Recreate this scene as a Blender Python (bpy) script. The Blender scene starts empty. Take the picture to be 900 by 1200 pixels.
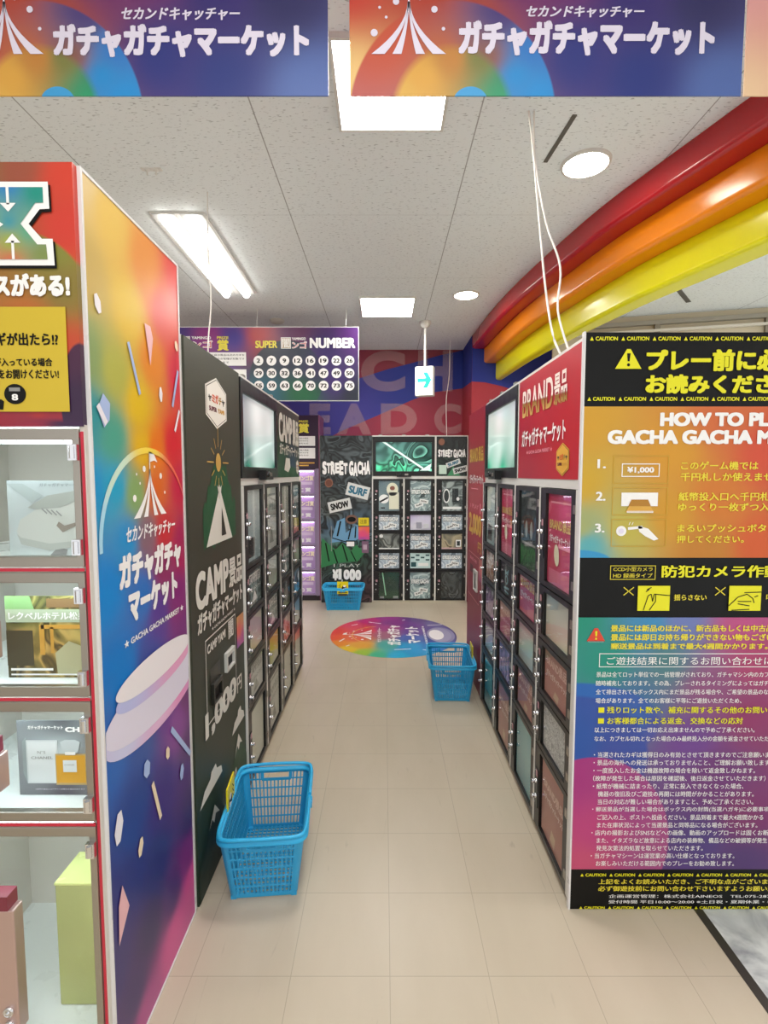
import bpy, math, random
from mathutils import Matrix, Vector
random.seed(7)
sc = bpy.context.scene
COL = sc.collection
PI = math.pi

# ------------------------------------------------------------------ camera, world, lights, exposure
cam_d = bpy.data.cameras.new('camera')
cam_d.sensor_fit = 'HORIZONTAL'
cam_d.sensor_width = 36.0
cam_d.lens = 24.0
cam_d.clip_start = 0.02
cam = bpy.data.objects.new('camera', cam_d)
COL.objects.link(cam)
cam.location = (0, 0, 1.53)
cam.rotation_euler = (PI/2 - math.atan(44/600), 0, 0)
sc.camera = cam

world = bpy.data.worlds.new('store_ambience')
sc.world = world
world.use_nodes = True
bg = world.node_tree.nodes['Background']
bg.inputs[0].default_value = (0.99, 0.995, 0.985, 1)
bg.inputs[1].default_value = 0.88

def area(name, loc, sx, sy, power, rot=(0, 0, 0), color=(1, .985, .96)):
    d = bpy.data.lights.new(name, 'AREA')
    d.shape = 'RECTANGLE'; d.size = sx; d.size_y = sy; d.energy = power; d.color = color
    o = bpy.data.objects.new(name, d); COL.objects.link(o)
    o.location = loc; o.rotation_euler = rot
    return o
# fluorescent rows of the shop floor round the aisle (behind the camera and over the neighbouring aisles)
area('shop_lamp', (0.0, -1.2, 3.06), 1.6, .5, 20)
area('shop_lamp', (0.0, 0.4, 3.06), 1.2, .4, 12)
area('shop_lamp', (-2.3, 2.0, 3.06), .4, 2.4, 40)
area('shop_lamp', (3.0, 2.2, 3.06), .5, 2.4, 45)

sc.view_settings.view_transform = 'Standard'
sc.view_settings.look = 'None'
sc.view_settings.gamma = 1.0
sc.view_settings.use_curve_mapping = False
sc.view_settings.exposure = 0.5
LAMP = 24.0      # strength of the visible lamp diffusers

# ------------------------------------------------------------------ helpers
def lin(h):
    if isinstance(h, (tuple, list)): return tuple(h[:3])
    h = h.lstrip('#')
    out = []
    for i in (0, 2, 4):
        c = int(h[i:i+2], 16)/255
        out.append(c/12.92 if c <= .04045 else ((c+.055)/1.055)**2.4)
    return tuple(out)

MATS = {}
def mat(name, color, rough=.45, metal=0.0, spec=.5, emit=None, estr=0.0, bump=None, vary=.04):
    if name in MATS: return MATS[name]
    m = bpy.data.materials.new(name); m.use_nodes = True
    b = m.node_tree.nodes['Principled BSDF']
    c = lin(color)
    nt = m.node_tree
    # slight procedural variation so that nothing is perfectly flat
    n = nt.nodes.new('ShaderNodeTexNoise'); n.inputs['Scale'].default_value = 14; n.inputs['Detail'].default_value = 3
    tc = nt.nodes.new('ShaderNodeTexCoord'); nt.links.new(tc.outputs['Object'], n.inputs['Vector'])
    mr = nt.nodes.new('ShaderNodeMapRange'); nt.links.new(n.outputs['Fac'], mr.inputs[0])
    mr.inputs[1].default_value = .3; mr.inputs[2].default_value = .7
    mr.inputs[3].default_value = max(.02, rough-vary); mr.inputs[4].default_value = min(1, rough+vary)
    nt.links.new(mr.outputs[0], b.inputs['Roughness'])
    b.inputs['Base Color'].default_value = (*c, 1)
    b.inputs['Metallic'].default_value = metal
    b.inputs['Specular IOR Level'].default_value = spec
    if emit is not None:
        b.inputs['Emission Color'].default_value = (*lin(emit), 1)
        b.inputs['Emission Strength'].default_value = estr
    if bump:
        bn = nt.nodes.new('ShaderNodeTexNoise'); bn.inputs['Scale'].default_value = bump[0]
        bp = nt.nodes.new('ShaderNodeBump'); bp.inputs['Strength'].default_value = bump[1]; bp.inputs['Distance'].default_value = .002
        nt.links.new(tc.outputs['Object'], bn.inputs['Vector']); nt.links.new(bn.outputs['Fac'], bp.inputs['Height'])
        nt.links.new(bp.outputs[0], b.inputs['Normal'])
    MATS[name] = m
    return m

class NT:
    """small node-tree writer"""
    def __init__(s, name, rough=.4, spec=.5):
        s.m = bpy.data.materials.new(name); s.m.use_nodes = True
        s.t = s.m.node_tree; s.b = s.t.nodes['Principled BSDF']
        s.b.inputs['Roughness'].default_value = rough
        s.b.inputs['Specular IOR Level'].default_value = spec
        MATS[name] = s.m
        s.tc = s.t.nodes.new('ShaderNodeTexCoord')
    def n(s, typ, **k):
        o = s.t.nodes.new(typ)
        for a, v in k.items(): setattr(o, a, v)
        return o
    def l(s, a, b): s.t.links.new(a, b)
    def math(s, op, a, b=None, clamp=False):
        o = s.n('ShaderNodeMath', operation=op, use_clamp=clamp)
        for i, v in enumerate((a, b)):
            if v is None: continue
            if hasattr(v, 'links'): s.l(v, o.inputs[i])
            else: o.inputs[i].default_value = v
        return o.outputs[0]
    def vmath(s, op, a, b=None):
        o = s.n('ShaderNodeVectorMath', operation=op)
        for i, v in enumerate((a, b)):
            if v is None: continue
            if hasattr(v, 'links'): s.l(v, o.inputs[i])
            else: o.inputs[i].default_value = v
        return o
    def scale(s, v, f):
        o = s.n('ShaderNodeVectorMath', operation='SCALE')
        if hasattr(v, 'links'): s.l(v, o.inputs[0])
        else: o.inputs[0].default_value = v
        if hasattr(f, 'links'): s.l(f, o.inputs['Scale'])
        else: o.inputs['Scale'].default_value = f
        return o.outputs[0]
    def mix(s, f, a, b):
        o = s.n('ShaderNodeMix', data_type='RGBA')
        for i, v in ((0, f), (6, a), (7, b)):
            if hasattr(v, 'links'): s.l(v, o.inputs[i])
            elif i == 0: o.inputs[0].default_value = v
            else: o.inputs[i].default_value = (*v[:3], 1)
        return o.outputs[2]
    def flat(s, axes):
        sp = s.n('ShaderNodeSeparateXYZ'); s.l(s.tc.outputs['Object'], sp.inputs[0])
        cb = s.n('ShaderNodeCombineXYZ')
        ix = {'x': 0, 'y': 1, 'z': 2}
        s.l(sp.outputs[ix[axes[0]]], cb.inputs[0]); s.l(sp.outputs[ix[axes[1]]], cb.inputs[1])
        s.sx, s.sy = sp.outputs[ix[axes[0]]], sp.outputs[ix[axes[1]]]
        return cb.outputs[0]
    def blobs(s, uv, pts, p):
        cs = ws = None
        for (u, v, c) in pts:
            d = s.vmath('DISTANCE', uv, (u, v, 0)).outputs['Value']
            w = s.math('POWER', s.math('ADD', d, .012), -p)
            cc = s.scale(lin(c), w)
            cs = cc if cs is None else s.vmath('ADD', cs, cc).outputs[0]
            ws = w if ws is None else s.math('ADD', ws, w)
        return s.scale(cs, s.math('DIVIDE', 1.0, ws))

def print_mat(name, pts, shapes=(), p=3.0, rough=.38, axes='xz', spec=.5, gain=1.0):
    """printed artwork: colour patches melting into each other, with round shapes printed over them"""
    if name in MATS: return MATS[name]
    k = NT(name, rough, spec)
    uv = k.flat(axes)
    col = k.blobs(uv, pts, p)
    for (cx, cy, rx, ry, c, soft) in shapes:
        d = k.vmath('SUBTRACT', uv, (cx, cy, 0)).outputs[0]
        d = k.vmath('MULTIPLY', d, (1/rx, 1/ry, 0)).outputs[0]
        ln = k.vmath('LENGTH', d).outputs['Value']
        mr = k.n('ShaderNodeMapRange'); k.l(ln, mr.inputs[0])
        mr.inputs[1].default_value = 1.0; mr.inputs[2].default_value = 1.0-max(soft, .004)
        c2 = k.blobs(uv, c, p) if isinstance(c, list) else lin(c)
        col = k.mix(mr.outputs[0], col, c2)
    if gain != 1.0: col = k.scale(col, gain)
    k.l(col, k.b.inputs['Base Color'])
    return k.m

def swirl_mat(name, cols, scale=5, dist=6, rough=.4, emit=0.0, tint=None, axes='xz'):
    """graffiti / photo-like swirls through a stepped ramp; tint = list of printed colour patches"""
    if name in MATS: return MATS[name]
    k = NT(name, rough)
    n = k.n('ShaderNodeTexNoise'); n.inputs['Scale'].default_value = scale*.8; n.inputs['Distortion'].default_value = dist*.35
    n.inputs['Detail'].default_value = 1.5
    k.l(k.tc.outputs['Object'], n.inputs['Vector'])
    # folded bands of the noise give drawn-looking strokes
    fb = k.math('FRACT', k.math('MULTIPLY', n.outputs['Fac'], 3.2))
    r = k.n('ShaderNodeValToRGB'); k.l(fb, r.inputs[0])
    r.color_ramp.interpolation = 'EASE'
    e = r.color_ramp.elements
    while len(e) < len(cols): e.new(.5)
    for i, c in enumerate(cols):
        e[i].position = i/max(1, len(cols)-1); e[i].color = (*lin(c), 1)
    out = r.outputs[0]
    if tint:
        uv = k.flat(axes)
        b = k.blobs(uv, tint, 3)
        mx = k.n('ShaderNodeMix', data_type='RGBA', blend_type='OVERLAY'); mx.inputs[0].default_value = .85
        k.l(out, mx.inputs[6]); k.l(b, mx.inputs[7]); out = mx.outputs[2]
    k.l(out, k.b.inputs['Base Color'])
    if emit:
        k.l(out, k.b.inputs['Emission Color']); k.b.inputs['Emission Strength'].default_value = emit
    return k.m

# ---- text as filled outlines (Blender's own font and its CJK fallback)
_fc = bpy.data.curves.new('tmp_text', 'FONT'); _fc.resolution_u = 2
_fo = bpy.data.objects.new('tmp_text', _fc); COL.objects.link(_fo)
_tcache = {}
def glyphs(s, bold=0.0, spacing=1.0):
    key = (s, bold, spacing)
    if key in _tcache: return _tcache[key]
    _fc.body = s; _fc.space_character = spacing; _fc.offset = -bold if bold < 0 else 0.0; _fc.resolution_u = 6 if s.isascii() and len(s) < 24 else 2
    dg = bpy.context.evaluated_depsgraph_get(); dg.update()
    ev = _fo.evaluated_get(dg)
    me = bpy.data.meshes.new_from_object(ev)
    vs = [tuple(v.co) for v in me.vertices]; fs = [tuple(p.vertices) for p in me.polygons]
    bpy.data.meshes.remove(me)
    x0 = min(v[0] for v in vs); x1 = max(v[0] for v in vs); y0 = min(v[1] for v in vs); y1 = max(v[1] for v in vs)
    # heavier weights are overprints of the same outline, shifted by a fraction of the stroke
    b = bold
    sh = [(0, 0)] if b <= 0 else [(-b, 0), (b, 0)] if b < .016 else [(-b, -b*.6), (b, -b*.6), (-b, b*.6), (b, b*.6)] if b < .045 else \
         [(-b, -b*.7), (b, -b*.7), (-b, b*.7), (b, b*.7), (0, b*.9), (0, -b*.9), (b, 0), (-b, 0), (0, 0)]
    n0 = len(vs)
    fs = [tuple(a+k*n0 for a in f) for k in range(len(sh)) for f in fs]
    vs = [(v[0]+dx, v[1]+dy, k) for k, (dx, dy) in enumerate(sh) for v in vs]
    bx, by = max(0, b), max(0, b*.7)
    x0 -= bx; x1 += bx; y0 -= by; y1 += by
    vs = [((v[0]-x0)/(x1-x0), (v[1]-y0)/(y1-y0), v[2]*5e-5) for v in vs]
    _tcache[key] = (vs, fs)
    return _tcache[key]

class MB:
    """collects shapes (in a thing's own frame: x right, y into the depth, z up) for ONE mesh object"""
    def __init__(s, M=None):
        s.v = []; s.f = []; s.mi = []; s.mats = []; s.sm = []; s.M = M
    def mid(s, m):
        if m not in s.mats: s.mats.append(m)
        return s.mats.index(m)
    def add(s, vs, fs, m, smooth=False):
        o = len(s.v); i = s.mid(m)
        if s.M is not None: vs = [tuple(s.M @ Vector(v)) for v in vs]
        s.v += [tuple(v) for v in vs]
        for f in fs:
            s.f.append(tuple(o+a for a in f)); s.mi.append(i); s.sm.append(smooth)
        return s
    def box(s, x0, x1, y0, y1, z0, z1, m):
        vs = [(x0,y0,z0),(x1,y0,z0),(x1,y1,z0),(x0,y1,z0),(x0,y0,z1),(x1,y0,z1),(x1,y1,z1),(x0,y1,z1)]
        return s.add(vs, [(0,3,2,1),(4,5,6,7),(0,1,5,4),(1,2,6,5),(2,3,7,6),(3,0,4,7)], m)
    def ring(s, x0, x1, z0, z1, l, r, b, t, y0, y1, m):
        """rectangular frame with an opening, between depths y0 and y1"""
        o = [(x0,z0),(x1,z0),(x1,z1),(x0,z1)]; i = [(x0+l,z0+b),(x1-r,z0+b),(x1-r,z1-t),(x0+l,z1-t)]
        vs = [(a,y0,c) for a,c in o]+[(a,y0,c) for a,c in i]+[(a,y1,c) for a,c in o]+[(a,y1,c) for a,c in i]
        fs = []
        for k in range(4):
            n = (k+1) % 4
            fs += [(k,n,4+n,4+k), (8+n,8+k,12+k,12+n), (8+k,8+n,n,k), (4+k,4+n,12+n,12+k)]
        return s.add(vs, fs, m)
    def poly(s, pts, m, y=-.001):
        a = sum(pts[i][0]*pts[(i+1)%len(pts)][1]-pts[(i+1)%len(pts)][0]*pts[i][1] for i in range(len(pts)))
        if a < 0: pts = pts[::-1]
        return s.add([(p[0], y, p[1]) for p in pts], [tuple(range(len(pts)))], m)
    def strip(s, A, B, m, y=-.001):
        """band between two equally long point lists"""
        n = len(A)
        vs = [(p[0], y, p[1]) for p in A]+[(p[0], y, p[1]) for p in B]
        return s.add(vs, [(i, i+1, n+i+1, n+i) for i in range(n-1)], m)
    def rect(s, x0, x1, z0, z1, m, y=-.001): return s.poly([(x0,z0),(x1,z0),(x1,z1),(x0,z1)], m, y)
    def outline(s, x0, x1, z0, z1, t, m, y=-.001):
        s.rect(x0,x1,z0,z0+t,m,y); s.rect(x0,x1,z1-t,z1,m,y); s.rect(x0,x0+t,z0+t,z1-t,m,y); s.rect(x1-t,x1,z0+t,z1-t,m,y); return s
    def line(s, x0, z0, x1, z1, t, m, y=-.001):
        dx, dz = x1-x0, z1-z0; L = math.hypot(dx, dz) or 1; nx, nz = -dz/L*t/2, dx/L*t/2
        return s.poly([(x0-nx,z0-nz),(x1-nx,z1-nz),(x1+nx,z1+nz),(x0+nx,z0+nz)], m, y)
    def ell(s, cx, cz, rx, rz, m, y=-.001, n=28, rot=0, a0=0, a1=2*PI):
        c, q = math.cos(rot), math.sin(rot); pts = []
        full = abs(a1-a0-2*PI) < 1e-6
        for i in range(n if full else n+1):
            a = a0+(a1-a0)*i/n; x, z = rx*math.cos(a), rz*math.sin(a)
            pts.append((cx+x*c-z*q, cz+x*q+z*c))
        return s.poly(pts, m, y)
    def text(s, t, x0, x1, z0, z1, m, y=-.0015, bold=.0, shear=0.0, rot=0.0, spacing=1.0):
        vs, fs = glyphs(t, bold, spacing); w, h = x1-x0, z1-z0
        c, q = math.cos(rot), math.sin(rot); mx, mz = (x0+x1)/2, (z0+z1)/2
        out = []
        for (a, b, e) in vs:
            px, pz = x0+a*w+shear*(b-.5)*h, z0+b*h
            dx, dz = px-mx, pz-mz
            out.append((mx+dx*c-dz*q, y-e, mz+dx*q+dz*c))
        return s.add(out, fs, m)
    def cyl(s, p0, p1, r0, r1=None, m=None, n=16, caps=True, smooth=True):
        r1 = r0 if r1 is None else r1
        p0, p1 = Vector(p0), Vector(p1); d = (p1-p0).normalized()
        a = d.orthogonal().normalized(); b = d.cross(a)
        vs = []
        for p, r in ((p0, r0), (p1, r1)):
            for i in range(n):
                t = 2*PI*i/n; vs.append(p+(a*math.cos(t)+b*math.sin(t))*r)
        s.add(vs, [(i, (i+1)%n, n+(i+1)%n, n+i) for i in range(n)], m, smooth)
        if caps: s.add(vs, [tuple(range(n))[::-1], tuple(range(n, 2*n))], m)
        return s
    def tube(s, pts, r, m, n=8):
        P = [Vector(p) for p in pts]; vs = []
        for i, p in enumerate(P):
            d = (P[min(i+1, len(P)-1)]-P[max(i-1, 0)]).normalized()
            up = Vector((0,0,1)) if abs(d.z) < .9 else Vector((0,1,0))
            a = d.cross(up).normalized(); b = d.cross(a)
            for k in range(n):
                t = 2*PI*k/n; vs.append(p+(a*math.cos(t)+b*math.sin(t))*r)
        fs = [(i*n+k, i*n+(k+1)%n, (i+1)*n+(k+1)%n, (i+1)*n+k) for i in range(len(P)-1) for k in range(n)]
        s.add(vs, fs, m, True)
        return s.add(vs, [tuple(range(n)), tuple(range((len(P)-1)*n, len(P)*n))[::-1]], m)
    def lathe(s, c, axis, prof, m, n=20):
        """prof = [(distance along axis, radius)]"""
        c = Vector(c); d = Vector(axis).normalized(); a = d.orthogonal().normalized(); b = d.cross(a); vs = []
        for (h, r) in prof:
            for k in range(n):
                t = 2*PI*k/n; vs.append(c+d*h+(a*math.cos(t)+b*math.sin(t))*max(r, 1e-5))
        fs = [(i*n+k, i*n+(k+1)%n, (i+1)*n+(k+1)%n, (i+1)*n+k) for i in range(len(prof)-1) for k in range(n)]
        return s.add(vs, fs, m, True)
    def bar(s, p0, p1, w, d, m, up=(0,0,1)):
        """square bar from p0 to p1; w across, d along the other normal"""
        p0, p1 = Vector(p0), Vector(p1); t = (p1-p0).normalized(); u = Vector(up)
        if abs(t.dot(u)) > .95: u = Vector((1,0,0)) if abs(t.x) < .9 else Vector((0,1,0))
        a = t.cross(u).normalized()*w/2; b = t.cross(a).normalized()*d/2
        vs = [p0-a-b,p0+a-b,p0+a+b,p0-a+b,p1-a-b,p1+a-b,p1+a+b,p1-a+b]
        return s.add(vs, [(0,3,2,1),(4,5,6,7),(0,1,5,4),(1,2,6,5),(2,3,7,6),(3,0,4,7)], m)
    def mesh(s, name):
        me = bpy.data.meshes.new(name)
        me.from_pydata(s.v, [], s.f)
        for m in s.mats: me.materials.append(m)
        me.polygons.foreach_set('material_index', s.mi)
        me.polygons.foreach_set('use_smooth', s.sm)
        me.update()
        return me
    def build(s, name, parent=None, label=None, bevel=0):
        o = bpy.data.objects.new(name, s.mesh(name)); COL.objects.link(o)
        if parent: o.parent = parent
        if label: o['label'] = label
        if bevel:
            b = o.modifiers.new('edge', 'BEVEL'); b.width = bevel; b.segments = 2; b.limit_method = 'ANGLE'
        return o

def inst(name, me, parent, loc=(0,0,0), label=None):
    o = bpy.data.objects.new(name, me); COL.objects.link(o); o.parent = parent; o.location = loc
    if label: o['label'] = label
    return o
def thing(name, label, cat, loc=(0,0,0), rz=0.0, group=None):
    o = bpy.data.objects.new(name, None); COL.objects.link(o); o.empty_display_size = .1
    o.location = loc; o.rotation_euler = (0,0,rz); o['label'] = label; o['category'] = cat
    if group: o['group'] = group
    return o
def tag(o, label, cat, group=None):
    o['label'] = label; o['category'] = cat
    if group: o['group'] = group
    return o
def struct(o): o['kind'] = 'structure'; return o

# ------------------------------------------------------------------ plain materials
WHITE = mat('white_print', '#f4f2f0', .45)
LILAC = mat('pale_lilac_print', '#e4dcee', .45)
BLACK = mat('black_print', '#080808', .45, spec=.25)
DARK = mat('black_lacquer', '#0d0d0e', .35)
YEL = mat('yellow_print', '#e6e010', .45)
PALEYEL = mat('pale_yellow_print', '#e8d84a', .45)
GOLD = mat('gold_print', '#d9a441', .4)
REDP = mat('red_print', '#c8202c', .45)
PINKP = mat('pink_print', '#ef9aa8', .45)
LBLUE = mat('light_blue_print', '#8fb9de', .45)
GREYP = mat('grey_print', '#8d8d8c', .45)
CREAM = mat('cream_enamel', '#d9d3c6', .4)
WFRAME = mat('white_enamel', '#dcdad4', .35)
CHROME = mat('chrome', '#d8d8dc', .15, metal=1)
STEEL = mat('brushed_steel', '#a9a39b', .35, metal=1)
EDGE = mat('white_edge_trim', '#dedcdc', .3)

def glass_mat():
    k = NT('clear_pane', .03)
    t = k.t; out = t.nodes['Material Output']
    tr = k.n('ShaderNodeBsdfTransparent'); tr.inputs[0].default_value = (.96, .98, .975, 1)
    gl = k.n('ShaderNodeBsdfGlossy'); gl.inputs['Roughness'].default_value = .03
    lw = k.n('ShaderNodeLayerWeight'); lw.inputs[0].default_value = .5
    fr = k.math('ADD', k.math('MULTIPLY', k.math('POWER', lw.outputs['Facing'], 5.0), .9), .035)
    mx = k.n('ShaderNodeMixShader')
    k.l(fr, mx.inputs[0]); k.l(tr.outputs[0], mx.inputs[1]); k.l(gl.outputs[0], mx.inputs[2]); k.l(mx.outputs[0], out.inputs[0])
    return k.m
GLASS = glass_mat()

# ------------------------------------------------------------------ setting: floor, ceiling, walls
def floor_mat():
    k = NT('cream_vinyl_tiles', .34, .4)
    uv = k.flat('xy')
    def seam(c, off, pitch, w):
        a = k.math('DIVIDE', k.math('SUBTRACT', c, off), pitch)
        f = k.math('ABSOLUTE', k.math('SUBTRACT', k.math('FRACT', k.math('ADD', a, .5)), .5))
        return k.math('LESS_THAN', f, w/pitch)
    sx = seam(k.sx, .018, .303, .0013); sy = seam(k.sy, 1.457, .3125, .0013)
    sm = k.math('MAXIMUM', sx, sy)
    # tile-to-tile tone
    fx = k.math('FLOOR', k.math('DIVIDE', k.math('SUBTRACT', k.sx, .018), .303)); fy = k.math('FLOOR', k.math('DIVIDE', k.math('SUBTRACT', k.sy, 1.457), .3125))
    cb = k.n('ShaderNodeCombineXYZ'); k.l(fx, cb.inputs[0]); k.l(fy, cb.inputs[1])
    wn = k.n('ShaderNodeTexWhiteNoise'); k.l(cb.outputs[0], wn.inputs[0])
    n = k.n('ShaderNodeTexNoise'); n.inputs['Scale'].default_value = 2.2; n.inputs['Detail'].default_value = 6
    mp = k.n('ShaderNodeMapping'); mp.inputs['Scale'].default_value = (3.0, .9, 1); k.l(uv, mp.inputs[0]); k.l(mp.outputs[0], n.inputs['Vector'])
    base = k.mix(n.outputs['Fac'], lin('#bcaf99'), lin('#cdc1ad'))
    base = k.mix(k.math('MULTIPLY', wn.outputs[0], .16), base, lin('#b5a892'))
    # scuffs and specks
    v = k.n('ShaderNodeTexNoise'); v.inputs['Scale'].default_value = 9; v.inputs['Detail'].default_value = 4; v.inputs['Distortion'].default_value = 1.2
    mp2 = k.n('ShaderNodeMapping'); mp2.inputs['Scale'].default_value = (2.4, .5, 1); mp2.inputs['Rotation'].default_value = (0,0,.15); k.l(uv, mp2.inputs[0]); k.l(mp2.outputs[0], v.inputs['Vector'])
    sc_ = k.n('ShaderNodeMapRange'); k.l(v.outputs['Fac'], sc_.inputs[0]); sc_.inputs[1].default_value = .66; sc_.inputs[2].default_value = .8; sc_.inputs[4].default_value = .4
    base = k.mix(sc_.outputs[0], base, lin('#8f8371'))
    base = k.mix(k.math('MULTIPLY', sm, .38), base, lin('#7d725f'))
    k.l(base, k.b.inputs['Base Color'])
    bp = k.n('ShaderNodeBump'); bp.inputs['Strength'].default_value = .25; bp.inputs['Distance'].default_value = .001; bp.invert = True
    k.l(sm, bp.inputs['Height']); k.l(bp.outputs[0], k.b.inputs['Normal'])
    return k.m
def marble_mat():
    k = NT('grey_marble', .2)
    n = k.n('ShaderNodeTexNoise'); n.inputs['Scale'].default_value = 4; n.inputs['Detail'].default_value = 8; n.inputs['Distortion'].default_value = 1.6
    k.l(k.tc.outputs['Object'], n.inputs['Vector'])
    r = k.n('ShaderNodeValToRGB'); k.l(n.outputs['Fac'], r.inputs[0]); e = r.color_ramp.elements
    e[0].position = .3; e[0].color = (*lin('#9a9da0'), 1); e[1].position = .5; e[1].color = (*lin('#d3d7d4'), 1)
    k.l(r.outputs[0], k.b.inputs['Base Color']); return k.m
def ceiling_mat():
    k = NT('fissured_ceiling_board', .9, .2)
    uv = k.flat('xy')
    mp = k.n('ShaderNodeMapping'); mp.inputs['Scale'].default_value = (38, 130, 1); k.l(uv, mp.inputs[0])
    n = k.n('ShaderNodeTexNoise'); n.inputs['Scale'].default_value = 1; n.inputs['Detail'].default_value = 1.5; n.inputs['Distortion'].default_value = .3; k.l(mp.outputs[0], n.inputs['Vector'])
    mr = k.n('ShaderNodeMapRange'); k.l(n.outputs['Fac'], mr.inputs[0]); mr.inputs[1].default_value = .62; mr.inputs[2].default_value = .70; mr.inputs[4].default_value = .62
    base = k.mix(mr.outputs[0], lin('#e8edee'), lin('#85878a'))
    def seam(c, off, pitch, w):
        a = k.math('DIVIDE', k.math('SUBTRACT', c, off), pitch)
        f = k.math('ABSOLUTE', k.math('SUBTRACT', k.math('FRACT', k.math('ADD', a, .5)), .5))
        return k.math('LESS_THAN', f, w/pitch)
    sm = k.math('MAXIMUM', seam(k.sx, -.567, .985, .003), k.math('MULTIPLY', seam(k.sy, 3.23, 1.0, .002), .45))
    base = k.mix(k.math('MULTIPLY', sm, .6), base, lin('#5d5a55'))
    k.l(base, k.b.inputs['Base Color'])
    bp = k.n('ShaderNodeBump'); bp.inputs['Strength'].default_value = .35; bp.inputs['Distance'].default_value = .003; bp.invert = True
    k.l(mr.outputs[0], bp.inputs['Height']); k.l(bp.outputs[0], k.b.inputs['Normal'])
    return k.m

CEIL = 3.1
struct(MB().box(-4.2, 1.092, -3.5, 6.75, -.06, 0, floor_mat()).build('floor'))
struct(MB().box(1.122, 5.0, -3.5, 6.75, -.06, 0, marble_mat()).build('floor_marble'))
struct(MB().box(1.092, 1.122, -3.5, 6.75, -.06, .002, mat('dark_metal_strip', '#4d4a42', .4, metal=.6)).build('trim_1'))
struct(MB().box(-4.2, 5.0, -3.5, 6.75, CEIL, CEIL+.06, ceiling_mat()).build('ceiling'))

# back wall with its painted mural
MRED = print_mat('mural_red', [(1.2,2.0,'#a02c40'),(.2,2.2,'#b03e52'),(-.6,2.3,'#96365a'),(.3,3.05,'#8c3a44'),(1.0,3.1,'#7a2832'),(-1.5,3,'#7a3058')], p=2, rough=.7)
MBLUE = print_mat('mural_blue', [(1.0,2.9,'#182c84'),(.3,2.7,'#2c3c96'),(-.4,2.3,'#4a46a2'),(-1.2,2.4,'#463c94'),(-2,2.4,'#3c3080')], p=2, rough=.7)
def overlay_mat():
    k = NT('translucent_white_paint', .7)
    tr = k.n('ShaderNodeBsdfTransparent'); df = k.n('ShaderNodeBsdfDiffuse'); df.inputs[0].default_value = (.9, .62, .62, 1)
    mx = k.n('ShaderNodeMixShader'); mx.inputs[0].default_value = .24
    k.l(tr.outputs[0], mx.inputs[1]); k.l(df.outputs[0], mx.inputs[2]); k.l(mx.outputs[0], k.t.nodes['Material Output'].inputs[0]); return k.m
OVER = overlay_mat()
wb = struct(MB().box(-4.2, 5.0, 6.6, 6.75, 0, CEIL, MRED).build('wall_back'))
mu = MB()
up = [(-4.0,2.15),(-1.6,2.45),(-.9,2.58),(-.3,2.75),(.05,2.86),(.37,2.94),(.7,3.03),(1.0,3.095)]
lo = [(-4.0,1.3),(-1.6,1.55),(-.9,1.9),(-.55,2.08),(-.08,2.28),(.35,2.47),(.62,2.57),(1.0,2.62)]
mu.strip(lo, up, MBLUE, 6.598)
mu.build('mural_band', wb, 'blue band of the painted mural')
ml = MB()
for ch, a, b, z0, z1 in (('C',-.29,.27,2.58,3.09),('H',.43,.87,2.58,3.09),('R',-1.48,-1.05,2.04,2.43),('E',-.95,-.68,2.04,2.43),('A',-.60,-.16,2.04,2.43),('D',-.04,.42,2.04,2.43),('C',.64,.985,2.04,2.43)):
    ml.text(ch, a, b, z0, z1, OVER, 6.596, -.05)
ml.build('lettering', wb)
# projecting wall corner on the right, blue over red
wc = MB().box(1.0, 2.6, 5.92, 6.6, 0, CEIL, mat('corner_red_paint', '#a8323c', .7))
wc.add([(1.0,5.918,2.585),(1.15,5.918,2.575),(1.35,5.918,2.53),(1.7,5.918,2.42),(2.6,5.918,2.2),(2.6,5.918,3.1),(1.0,5.918,3.1)], [(0,1,2,3,4,5,6)], MBLUE)
wc.add([(.998,6.6,2.62),(.998,5.918,2.585),(.998,5.918,3.1),(.998,6.6,3.1)], [(0,1,2,3)], MBLUE)
struct(wc.build('wall_corner'))
BEIGE = mat('beige_wall_paint', '#cfc5ae', .75)
wr = MB(Matrix.Translation((1.75, 5.42, 0)) @ Matrix.Rotation(-.245, 4, 'Z'))
wr.box(0, 3.4, 0, .1, 0, CEIL, BEIGE)
struct(wr.build('wall_right'))
rl = MB(Matrix.Translation((1.75, 5.42, 0)) @ Matrix.Rotation(-.245, 4, 'Z'))
rl.box(0, 3.4, -.05, -.002, 3.0, 3.04, mat('rail_grey', '#9d978a', .5)); rl.box(0, 3.4, -.045, -.002, 2.93, 2.955, CREAM)
for x in (.95, 1.9, 2.9): rl.box(x, x+.05, -.04, -.002, 2.4, 3.0, mat('post_grey', '#8a8272', .5))
struct(rl.build('trim_2'))
struct(MB().box(-4.3, -4.2, -3.5, 6.75, 0, CEIL, mat('pale_wall_paint', '#c9c4ba', .8)).build('wall_left'))

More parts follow.
